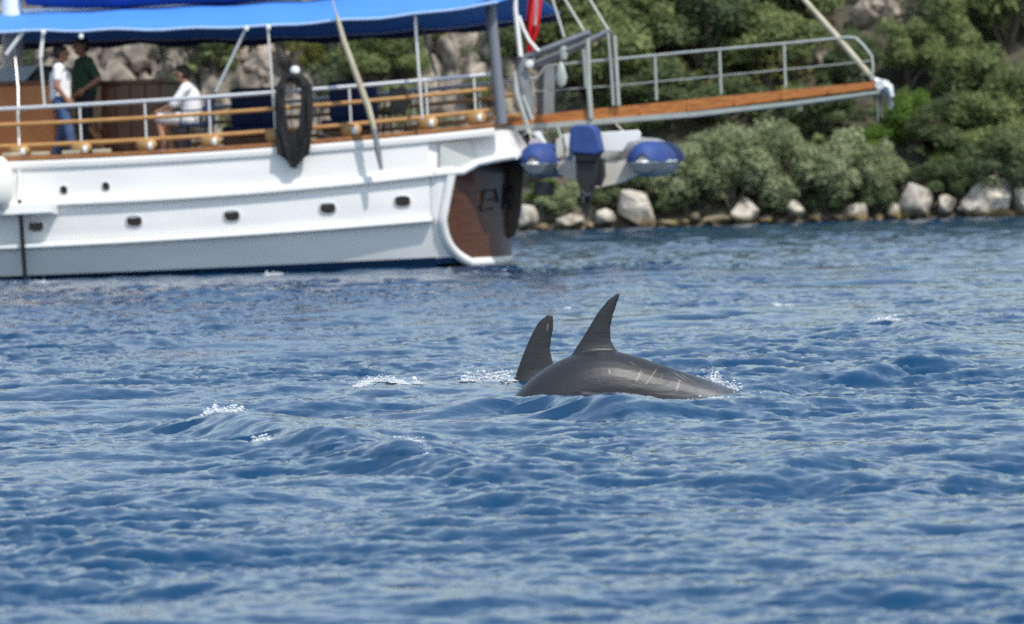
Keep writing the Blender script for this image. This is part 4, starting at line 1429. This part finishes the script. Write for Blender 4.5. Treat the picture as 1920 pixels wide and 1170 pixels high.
for k in range(3):
    an = k * 2.094
    mb.tube([a + Vector((0, -.18, 0)), a + Vector((.06 * math.cos(an), -.19, .06 * math.sin(an))), a + Vector((.12 * math.cos(an + .3), -.17, .12 * math.sin(an + .3)))], [.02, .04, .02], 6, flat=.3)
mb.build('propeller', M['galv'], om)

# ------------------------------------------------------------------ deck furniture
def seat(px0, px1, ytop, y0, lab, name='deck_cushion'):
    a, b_ = loc(px0, ytop, y0), loc(px1, ytop, y0)
    zb = deck_z(a.x)
    r_ = empty(name, BW @ Vector(((a.x + b_.x) / 2, y0 + .3, zb)), -TH)
    tag(r_, lab, 'bench')
    w_ = (b_.x - a.x) / 2
    h_ = (a.z + b_.z) / 2 - zb
    mb = MB(); mb.box((-w_, -.3, .0), (w_, .3, .30)); mb.build('base', M['cabin_dark'], r_, bevel=.01)
    mb = MB(); mb.box((-w_ - .01, -.32, .302), (w_ + .01, .3, .46)); mb.build('seat', M['navy'], r_, bevel=.04)
    mb = MB(); mb.box((-w_, .18, .462), (w_, .36, h_)); mb.build('backrest', M['navy'], r_, bevel=.05)
seat(415, 512, 163, .3, 'dark blue cushioned bench left of the black netting bundle')
seat(600, 690, 150, .3, 'dark blue cushioned bench behind the leaning spar')

def chair(x, y, rz, m, lab, zt=.9):
    r_ = empty('deck_chair', BW @ Vector((x, y, deck_z(x) + .01)), -TH + rz)
    tag(r_, lab, 'chair')
    mb = MB(); mb.box((-.22, -.22, .42), (.22, .22, .47)); mb.build('seat', m, r_, bevel=.015)
    mb = MB(); mb.box((-.24, -.22, .474), (-.20, .22, zt)); mb.build('backrest', m, r_, bevel=.015)
    for sx in (-1, 1):
        for sy in (-1, 1):
            mb = MB(); mb.tube([(sx * .19, sy * .19, .42), (sx * .22, sy * .21, 0)], .018, 6); mb.build('leg', m, r_)
    for sy in (-1, 1):
        mb = MB(); mb.tube([(-.21, sy * .22, .68), (.16, sy * .22, .66), (.2, sy * .21, .45)], .018, 6); mb.build('armrest', m, r_)
cp = loc(725, 200, -.6)
chair(cp.x, -.6, R(160), M['black'], 'black deck chair right of the leaning spar', .82)
cp = loc(364, 230, -1.95)
chair(cp.x + .04, -1.95, R(180), M['navy'], 'navy deck chair under the seated man in white', .86)

# ------------------------------------------------------------------ people
def caps(mb, a, b, ra, rb, n=12):
    a, b = Vector(a), Vector(b)
    t = (b - a).normalized()
    pts, rad = [], []
    for k in range(5):
        an = math.pi / 2 * k / 4
        pts.append(a - t * ra * math.cos(an)); rad.append(max(ra * math.sin(an), .0005))
    for k in range(5):
        an = math.pi / 2 * k / 4
        pts.append(b + t * rb * math.sin(an)); rad.append(max(rb * math.cos(an), .0005))
    mb.tube(pts, rad, n)

def ell(mb, c, r, n=16):
    prof = [(max(.001, math.cos(a)), math.sin(a)) for a in [(-.5 + k / 10) * math.pi for k in range(11)]]
    vs, fs = [], []
    for cr, sz in prof:
        for k in range(n):
            a = 2 * math.pi * k / n
            vs.append((c[0] + r[0] * cr * math.cos(a), c[1] + r[1] * cr * math.sin(a), c[2] + r[2] * sz))
    for i in range(10):
        for k in range(n):
            fs.append((i * n + k, i * n + (k + 1) % n, (i + 1) * n + (k + 1) % n, (i + 1) * n + k))
    fs.append(tuple(range(n - 1, -1, -1))); fs.append(tuple(range(10 * n, 11 * n)))
    mb.add(vs, fs)

def fuse(o, vox, it=6):
    m_ = o.modifiers.new('fuse', 'REMESH'); m_.mode = 'VOXEL'; m_.voxel_size = vox; m_.use_smooth_shade = True
    s_ = o.modifiers.new('relax', 'SMOOTH'); s_.iterations = it; s_.factor = .5

def hand(mb, w, d, nrm):
    """palm and five bent fingers from wrist w along d, palm normal nrm"""
    d, nrm = Vector(d).normalized(), Vector(nrm).normalized()
    s = d.cross(nrm).normalized()
    w = Vector(w)
    caps(mb, w, w + d * .05, .026, .03); caps(mb, w + s * .02, w + d * .075 + s * .025, .022, .018); caps(mb, w - s * .02, w + d * .075 - s * .025, .022, .018)
    for k, ln in ((-1.5, .06), (-.5, .075), (.5, .08), (1.5, .07)):
        r0_ = w + d * .075 + s * k * .019
        m1 = r0_ + d * ln * .55 + nrm * .012
        caps(mb, r0_ - d * .02, m1, .010, .009, 8); caps(mb, m1, m1 + d * ln * .4 + nrm * .025, .009, .008, 8)
    t0 = w + s * .028 + d * .015
    t1 = t0 + s * .03 + d * .03 + nrm * .012
    caps(mb, t0, t1, .013, .011, 8); caps(mb, t1, t1 + d * .035 + nrm * .01, .011, .009, 8)

def person(loc_, rz, J, label, shirt, trouser, skin, sleeve=.5, leglen=1.0, headturn=0., shoes=True):
    r_ = empty('person', loc_, rz)
    tag(r_, label, 'person')
    body, sh, tr, hr = MB(), MB(), MB(), MB()
    hp, ch, nk, hd = [Vector(J[k]) for k in ('hip', 'chest', 'neck', 'head')]
    caps(body, hp, hp.lerp(ch, .5), .125, .115); caps(body, hp.lerp(ch, .4), ch, .115, .125)
    caps(body, nk, hd, .052, .05)
    sh_l, sh_r = Vector(J['sh'][0]), Vector(J['sh'][1])
    caps(body, sh_l.lerp(sh_r, .1), sh_l.lerp(sh_r, .9), .07, .07); caps(body, ch, nk, .12, .06)
    # head with jaw, nose, ears
    c_, s_ = math.cos(headturn), math.sin(headturn)
    def hp_(x, y, z): return hd + Vector((x * c_ - y * s_, x * s_ + y * c_, z))
    ell(body, hp_(0, 0, .03), (.095, .078, .105)); ell(body, hp_(.025, 0, -.04), (.068, .058, .072))
    caps(body, hp_(.092, 0, .035), hp_(.112, 0, .0), .011, .016, 8)
    caps(body, hp_(.085, -.022, -.052), hp_(.085, .022, -.052), .009, .009, 8)
    caps(body, hp_(.088, -.04, .05), hp_(.088, .04, .05), .011, .011, 8)
    for sy in (-1, 1):
        ell(body, hp_(-.005, sy * .08, .01), (.022, .012, .034), 10)
    for c0, rr in (((-.02, 0, .065), (.095, .086, .09)), ((-.045, 0, .02), (.075, .084, .09)), ((.03, 0, .105), (.062, .066, .035))):
        ell(hr, hp_(*c0), rr)
    for i in (0, 1):
        s0, el, wr = [Vector(J[k][i]) for k in ('sh', 'el', 'wr')]
        caps(body, s0, el, .052, .042); caps(body, el, wr, .043, .028)
        dd = (wr - el).normalized()
        inn = Vector((0, -1 if s0.y > 0 else 1, 0)) if abs(dd.z) > .5 else Vector((0, 0, -1))
        hand(body, wr, dd, inn)
        e2 = s0.lerp(el, sleeve) if sleeve <= 1 else el.lerp(wr, sleeve - 1)
        caps(sh, s0, e2 if sleeve <= 1 else el, .066, .062)
        if sleeve > 1: caps(sh, el, e2, .06, .05)
        th, kn_, an_, toe = [Vector(J[k][i]) for k in ('th', 'kn', 'an', 'toe')]
        caps(body, th, kn_, .082, .058); caps(body, kn_, an_, .058, .036)
        caps(body, an_ + Vector((0, 0, -.03)), toe, .036, .03)
        if leglen > 1:
            caps(tr, th, kn_, .098, .075); caps(tr, kn_, kn_.lerp(an_, leglen - 1), .075, .058)
        else:
            caps(tr, th, th.lerp(kn_, leglen), .105, .088)
        shoe = MB()
        caps(shoe, an_ + Vector((0, 0, -.035)), toe, .043, .038)
        fuse(shoe.build('shoe', M['black'] if shoes is True else shoes, r_), .011, 4)
    caps(sh, hp + Vector((0, 0, .02)), hp.lerp(ch, .5), .150, .142); caps(sh, hp.lerp(ch, .4), ch, .145, .15)
    caps(sh, sh_l.lerp(sh_r, .06), sh_l.lerp(sh_r, .94), .083, .083); caps(sh, ch, nk - Vector((0, 0, .03)), .145, .08)
    caps(tr, Vector(J['th'][0]), Vector(J['th'][1]), .112, .112); caps(tr, hp - Vector((0, 0, .03)), hp + Vector((0, 0, .02)), .135, .135)
    for b_, nm, m_, vx in ((body, 'body', skin, .009), (sh, 'shirt', shirt, .014), (tr, 'shorts' if leglen <= 1 else 'trousers', trouser, .014), (hr, 'hair', M['hair'], .011)):
        o = b_.build(nm, m_, r_); fuse(o, vx, 4)
    # eyes
    for sy in (-1, 1):
        mb = MB(); ell(mb, hp_(.090, sy * .032, .028), (.010, .013, .009), 8); mb.build('eye', M['hair'], r_)
    return r_

STAND = dict(hip=(0, 0, .96), chest=(.01, 0, 1.28), neck=(.0, 0, 1.47), head=(.03, 0, 1.62),
             sh=((0, .18, 1.41), (0, -.18, 1.41)), el=((-.05, .235, 1.13), (-.03, -.235, 1.13)), wr=((.08, .22, .92), (.10, -.21, .93)),
             th=((0, .09, .90), (0, -.09, .90)), kn=((.02, .10, .49), (.10, -.10, .50)), an=((-.10, .10, .09), (.16, -.10, .10)), toe=((.06, .12, .035), (.33, -.12, .04)))
pa = loc(117, 298, -2.0)
person(BW @ Vector((pa.x, -2.0, deck_z(pa.x) + .02)), -TH + R(14), STAND, 'person in white t-shirt and blue jeans standing on deck by the rail', M['tee'], M['jeans'], M['tan'], .55, 1.92, R(10)).scale = (1.12, 1.12, 1.0)
S2 = dict(STAND); S2.update(kn=((.03, .10, .49), (.03, -.10, .49)), an=((-.02, .11, .09), (-.02, -.11, .09)), toe=((.14, .13, .035), (.14, -.13, .035)),
                            el=((-.10, .27, 1.15), (-.06, -.27, 1.15)), wr=((.10, .22, 1.0), (.10, -.22, 1.0)), hip=(-.01, 0, .96))
pb = loc(163, 290, -1.30)
person(BW @ Vector((pb.x, -1.30, deck_z(pb.x) + .04)), -TH + R(215), S2, 'person in dark green shirt standing close behind the white t-shirt', M['green'], M['darkcloth'], M['tan'], .75, 1.92, R(0)).scale = (1.22, 1.22, 1.06)
SIT = dict(hip=(0, 0, .56), chest=(.03, 0, .86), neck=(.07, 0, 1.04), head=(.13, 0, 1.18),
           sh=((.05, .18, .98), (.05, -.18, .98)), el=((.20, .24, .76), (.22, -.24, .76)), wr=((.43, .15, .67), (.46, -.17, .68)),
           th=((.02, .10, .53), (.02, -.10, .53)), kn=((.46, .13, .56), (.47, -.13, .57)), an=((.40, .13, .11), (.36, -.13, .11)), toe=((.56, .14, .04), (.52, -.14, .04)))
pc = loc(364, 290, -1.95)
person(BW @ Vector((pc.x, -1.95, deck_z(pc.x) + .0)), -TH + R(180), SIT, 'seated man in white shirt and white shorts with his arms on his knees', M['tee'], M['tee'], M['skin'], 1.15, .95, R(-8), M['white']).scale = (1.08, 1.08, 1.04)

# ------------------------------------------------------------------ dolphins
def dolphin_material(name, marks):
    m = bpy.data.materials.new(name)
    m.use_nodes = True
    n, l = m.node_tree.nodes, m.node_tree.links
    b = n['Principled BSDF']
    b.inputs['Roughness'].default_value = .42; b.inputs['Specular IOR Level'].default_value = .42
    tc = n.new('ShaderNodeTexCoord')
    sp = n.new('ShaderNodeSeparateXYZ'); l.new(tc.outputs['Object'], sp.inputs[0])
    ns = n.new('ShaderNodeTexNoise'); ns.inputs['Scale'].default_value = 9; ns.inputs['Detail'].default_value = 9; ns.inputs['Roughness'].default_value = .62
    mp = n.new('ShaderNodeMapping'); mp.inputs['Scale'].default_value = (.6, 1, 2.2)
    l.new(tc.outputs['Object'], mp.inputs[0]); l.new(mp.outputs[0], ns.inputs['Vector'])
    # paler flank lower down and towards the tail stock
    h = n.new('ShaderNodeMath'); h.operation = 'MULTIPLY_ADD'; h.inputs[1].default_value = -.8
    l.new(sp.outputs['X'], h.inputs[0]); l.new(sp.outputs['Z'], h.inputs[2])
    h2 = n.new('ShaderNodeMath'); h2.operation = 'MULTIPLY_ADD'; h2.inputs[1].default_value = .62
    l.new(ns.outputs[0], h2.inputs[0]); l.new(h.outputs[0], h2.inputs[2])
    rp = n.new('ShaderNodeValToRGB')
    e = rp.color_ramp.elements
    e[0].position, e[0].color = .0, (.122, .130, .145, 1)
    e[1].position, e[1].color = .52, (.020, .021, .024, 1)
    x = e.new(.24); x.color = (.056, .063, .075, 1)
    mr = n.new('ShaderNodeMapRange'); mr.inputs['From Min'].default_value = -.30; mr.inputs['From Max'].default_value = .9
    l.new(h2.outputs[0], mr.inputs['Value']); l.new(mr.outputs[0], rp.inputs[0])
    last = rp.outputs[0]
    for (ax, az, bx, bz, w_, s_) in marks:           # healed rake marks
        dx, dz = bx - ax, bz - az
        L = math.hypot(dx, dz)
        ux, uz = dx / L, dz / L
        def lin(cx, cz, c0):
            a = n.new('ShaderNodeMath'); a.operation = 'MULTIPLY_ADD'; a.inputs[1].default_value = cx; a.inputs[2].default_value = c0
            l.new(sp.outputs['X'], a.inputs[0])
            c = n.new('ShaderNodeMath'); c.operation = 'MULTIPLY_ADD'; c.inputs[1].default_value = cz
            l.new(sp.outputs['Z'], c.inputs[0]); l.new(a.outputs[0], c.inputs[2])
            ab = n.new('ShaderNodeMath'); ab.operation = 'ABSOLUTE'; l.new(c.outputs[0], ab.inputs[0])
            return ab
        along = lin(ux, uz, -(ux * (ax + bx) / 2 + uz * (az + bz) / 2))
        acr = lin(-uz, ux, uz * ax - ux * az)
        m1 = n.new('ShaderNodeMapRange'); m1.inputs['From Min'].default_value = L / 2; m1.inputs['From Max'].default_value = L / 2 * .7
        l.new(along.outputs[0], m1.inputs['Value'])
        m2 = n.new('ShaderNodeMapRange'); m2.inputs['From Min'].default_value = w_; m2.inputs['From Max'].default_value = w_ * .35
        l.new(acr.outputs[0], m2.inputs['Value'])
        mu = n.new('ShaderNodeMath'); mu.operation = 'MULTIPLY'; l.new(m1.outputs[0], mu.inputs[0]); l.new(m2.outputs[0], mu.inputs[1])
        mu2 = n.new('ShaderNodeMath'); mu2.operation = 'MULTIPLY'; mu2.inputs[1].default_value = s_ * .72; l.new(mu.outputs[0], mu2.inputs[0])
        mx = n.new('ShaderNodeMix'); mx.data_type = 'RGBA'
        l.new(mu2.outputs[0], mx.inputs['Factor']); l.new(last, mx.inputs['A']); mx.inputs['B'].default_value = (.42, .38, .36, 1)
        last = mx.outputs['Result']
    l.new(last, b.inputs['Base Color'])
    bp = n.new('ShaderNodeBump'); bp.inputs['Strength'].default_value = .6; bp.inputs['Distance'].default_value = .008
    l.new(ns.outputs[0], bp.inputs['Height']); l.new(bp.outputs[0], b.inputs['Normal'])
    return m

def dolphin(org, top, fin, label, marks, rz=0.0):
    """top: (x, z of the back, radius) from beak to fluke; fin: outline (x, z, half thickness)"""
    mb = MB()
    xs_ = [t[0] for t in top]
    X = np.linspace(xs_[0], xs_[-1], 70)
    zt = np.interp(X, xs_, [t[1] for t in top]); rr = np.interp(X, xs_, [t[2] for t in top])
    ker = np.array([1, 2, 3, 2, 1]) / 9
    for arr in (zt, rr):
        pad = np.concatenate([[arr[0]] * 2, arr, [arr[-1]] * 2]); arr[:] = np.convolve(pad, ker, 'valid')
    pts = [Vector((x, 0, z - r)) for x, z, r in zip(X, zt, rr)]
    vs, fs, n_ = [], [], 28
    for p, r in zip(pts, rr):
        for k in range(n_):
            a = 2 * math.pi * k / n_
            vs.append((p.x, r * .92 * math.sin(a), p.z + r * math.cos(a)))
    for i in range(len(pts) - 1):
        for k in range(n_):
            fs.append((i * n_ + k, i * n_ + (k + 1) % n_, (i + 1) * n_ + (k + 1) % n_, (i + 1) * n_ + k))
    fs.append(tuple(range(n_ - 1, -1, -1))); fs.append(tuple(range((len(pts) - 1) * n_, len(pts) * n_)))
    mb.add(vs, fs)
    # dorsal fin: stack of lens sections between leading and trailing edge
    lead, trail, thick = fin
    P = []
    m_ = 40
    for i in range(m_ + 1):
        t = i / m_
        lx, lz = [np.interp(t, np.linspace(0, 1, len(lead)), [q[j] for q in lead]) for j in (0, 1)]
        tx, tz = [np.interp(t, np.linspace(0, 1, len(trail)), [q[j] for q in trail]) for j in (0, 1)]
        th = np.interp(t, [0, .09, .14, .2, .28, .4, .8, 1], [thick * 3.6, thick * 2.9, thick * 2.1, thick * 1.5, thick * 1.15, thick, thick * .55, thick * .35])
        row = []
        for k in range(20):
            a = 2 * math.pi * k / 20
            s = .5 - .5 * math.cos(a)
            w_ = th * math.sin(a) * (1.1 - .5 * s)
            row.append((lx + (tx - lx) * s, w_, lz + (tz - lz) * s))
        row.append(row[0])
        P.append(row)
    mb.grid(P); mb.add(P[-1][:-1], [tuple(range(20))]); mb.add(P[0][:-1], [tuple(range(19, -1, -1))])
    # flippers and flukes (under water)
    for sgn in (-1, 1):
        i = 20
        p = pts[i]; r = rr[i]
        mb.tube([p + Vector((0, sgn * r * .6, -r * .5)), p + Vector((.12, sgn * (r + .15), -r * .9)), p + Vector((.26, sgn * (r + .26), -r * 1.1))], [.07, .06, .02], 10, flat=.3)
        e = pts[-2]
        mb.tube([e + Vector((-.06, 0, 0)), e + Vector((.08, sgn * .14, -.01)), e + Vector((.22, sgn * .29, -.02))], [.06, .08, .02], 10, flat=.25)
    o = mb.build('dolphin', dolphin_material('wet_dolphin_skin', marks))
    fuse(o, .0075, 9)
    o.location = org; o.rotation_euler = (0, 0, rz)
    tag(o, label, 'dolphin', 'dolphins surfacing')
    return o

W1 = on_z(1175, 753, 0)
S1 = FPX / W1.y
def d1(px, py): return ((px - 1175) / S1, (752 - py) / S1)
TOPB = [(930, 778), (960, 737), (1000, 699), (1040, 674), (1080, 659), (1120, 651), (1160, 656), (1200, 668), (1260, 691), (1320, 713), (1388, 740), (1424, 756)]
RADB = [.20, .21, .225, .232, .235, .232, .225, .21, .175, .14, .10, .085]
tp = [(-1.75, -.62, .02), (-1.6, -.55, .045), (-1.5, -.46, .07), (-1.35, -.34, .14), (-1.0, -.17, .185)]
tp += [(*d1(px, py), r) for (px, py), r in zip(TOPB, RADB)]
tp += [(.86, -.10, .065), (1.02, -.22, .045), (1.18, -.36, .035)]
lead = [d1(*q) for q in ((1056, 682), (1074, 660), (1092, 634), (1110, 607), (1126, 582), (1145, 560), (1164, 547))]
trail = [d1(*q) for q in ((1184, 676), (1160, 657), (1150, 636), (1150, 610), (1156, 587), (1164, 566), (1171, 548))]
marks = [(*d1(1191, 714), *d1(1203, 690), .0048, .5), (*d1(1208, 720), *d1(1233, 690), .0036, .5), (*d1(1267, 734), *d1(1275, 711), .007, .45),
         (*d1(1142, 687), *d1(1144, 697), .006, .5), (*d1(1262, 698), *d1(1290, 716), .003, .35), (*d1(1264, 706), *d1(1284, 720), .0026, .3), (*d1(1276, 702), *d1(1306, 722), .0026, .25), (*d1(1180, 674), *d1(1194, 683), .003, .25),
         (*d1(1198, 706), *d1(1207, 692), .0022, .4), (*d1(1236, 712), *d1(1244, 700), .0022, .3), (*d1(1120, 700), *d1(1126, 716), .002, .2), (*d1(1225, 735), *d1(1285, 742), .006, .15), (*d1(1085, 728), *d1(1150, 738), .010, .25)]
dolphin(W1, tp, (lead, trail, .028), 'nearer dolphin with its arched scratched back and tall fin above the water', marks)

W2 = on_z(1000, 716, 0)
S2_ = FPX / W2.y
def d2(px, py): return ((px - 1000) / S2_, (716 - py) / S2_)
tp = [(-1.5, -.62, .02), (-1.35, -.55, .045), (-1.25, -.46, .07), (-1.1, -.36, .13), (-.8, -.20, .18), (-.45, -.07, .215), (-.15, -.01, .23), (.1, .005, .23), (.3, -.02, .215), (.6, -.12, .17), (.95, -.28, .10), (1.2, -.42, .06), (1.45, -.56, .04)]
lead = [d2(*q) for q in ((946, 745), (957, 724), (968, 698), (980, 667), (996, 632), (1012, 604), (1030, 590))]
trail = [d2(*q) for q in ((1056, 735), (1046, 700), (1038, 676), (1034, 656), (1038, 632), (1043, 610), (1042, 592))]
dolphin(W2, tp, (lead, trail, .030), 'farther dolphin showing only its dark rounded fin behind the other back', [(*d2(1029, 622), *d2(1031, 606), .006, .35)])

# ------------------------------------------------------------------ foam and spray
foam_m = bpy.data.materials.new('white_foam')
foam_m.use_nodes = True
fb = foam_m.node_tree.nodes['Principled BSDF']
fb.inputs['Base Color'].default_value = (.80, .83, .86, 1); fb.inputs['Roughness'].default_value = .6
fb.inputs['Alpha'].default_value = .62
_ico = bmesh.new(); bmesh.ops.create_icosphere(_ico, subdivisions=1, radius=1)
ICV = np.array([v.co[:] for v in _ico.verts]); ICF = np.array([[v.index for v in f.verts] for f in _ico.faces]); _ico.free()
def foam(path, n, spread, hgt, size, label, seed, dens=None):
    rng = np.random.default_rng(seed)
    P = []
    for px, py in path:
        z_ = .03
        if P:
            z_ = P[0].z; p = on_z(px, py, z_)
        for _ in range(0 if P else 4):
            p = on_z(px, py, z_); z_ = float(water_z(p.x, p.y)[0])
        P.append(p)
    t = rng.random(n) * (len(P) - 1)
    i = np.minimum(t.astype(int), len(P) - 2); f = t - i
    A_ = np.array([(p.x, p.y) for p in P])
    cl = rng.normal(size=(max(6, n // 22), 2)) * np.array([1, 1])
    ci = rng.integers(0, len(cl), n)
    q = A_[i] * (1 - f)[:, None] + A_[i + 1] * f[:, None] + (cl[ci] * .75 + rng.normal(size=(n, 2)) * .4) * np.array([spread * 1.3, spread * 1.8])
    z = water_z(q[:, 0], q[:, 1]) + np.abs(rng.normal(size=n)) * hgt * rng.random(n) + .002
    s = size * np.exp(rng.normal(size=n) * .55)
    sc = np.stack([s * rng.uniform(.8, 2.0, n), s * rng.uniform(.8, 2.0, n), s * rng.uniform(.4, .9, n)], -1)
    lo = rng.random(n) < .5                        # half of it lies on the surface as connected froth
    z = np.where(lo, water_z(q[:, 0], q[:, 1]) + .002, z)
    sc = np.where(lo[:, None], sc * np.array([2.6, 3.2, .6]), sc)
    V = (ICV[None] * sc[:, None, :] * (1 + .25 * rng.normal(size=(n, len(ICV), 1))) + np.stack([q[:, 0], q[:, 1], z], -1)[:, None, :]).reshape(-1, 3)
    F = (ICF[None] + (np.arange(n) * len(ICV))[:, None, None]).reshape(-1, 3)
    o = bpy.data.objects.new('foam', npmesh('foam', V, F, foam_m, True))
    COL.objects.link(o)
    tag(o, label, 'foam', kind='stuff')
foam([(396, 796), (418, 789), (446, 795)], 2600, .020, .026, .0026, 'brightest small splash of foam on the wave at left', 1)
foam([(480, 794), (505, 798)], 600, .012, .016, .0024, 'little foam patch right of the brightest splash', 2)
foam([(668, 738), (710, 730), (750, 732), (790, 740)], 2400, .016, .022, .0022, 'long foam streak left of the dolphins', 3)
foam([(868, 726), (905, 722), (935, 720), (958, 724)], 2600, .016, .05, .0023, 'foam thrown up in front of the farther dolphin', 4)
foam([(1322, 722), (1355, 738), (1388, 752)], 1900, .014, .045, .0022, 'spray behind the tail end of the nearer dolphin', 5)
foam([(690, 836), (720, 840), (760, 848), (800, 858)], 700, .014, .016, .0019, 'foam fleck on the crest below the long streak', 6)
foam([(1640, 610), (1665, 606), (1690, 608)], 500, .02, .02, .0032, 'small whitecap on the water at right', 7)
foam([(1435, 592), (1460, 588), (1488, 594)], 300, .02, .014, .003, 'tiny whitecap above and left of the right whitecap', 8)
foam([(968, 742), (1040, 744), (1080, 748), (1130, 752), (1180, 756), (1230, 758), (1330, 760), (1390, 760)], 1500, .010, .008, .0020, 'line of bubbles along the waterline of the nearer dolphin', 9)
foam([(1395, 742), (1440, 728), (1490, 726)], 160, .03, .015, .0018, 'scattered drops right of the nearer dolphin', 10)
foam([(500, 517), (530, 516)], 300, .05, .03, .006, 'white ripple under the hull near the middle of the yacht', 11)
foam([(0, 536), (40, 534), (90, 537)], 500, .10, .03, .006, 'white ripple along the hull at the left edge', 12)
foam([(840, 512), (900, 510), (960, 506)], 200, .10, .02, .005, 'faint wash under the yacht stern', 13)
foam([(1060, 585), (1068, 585)], 40, .006, .01, .006, 'single white fleck on the water above the dolphin fins', 14)
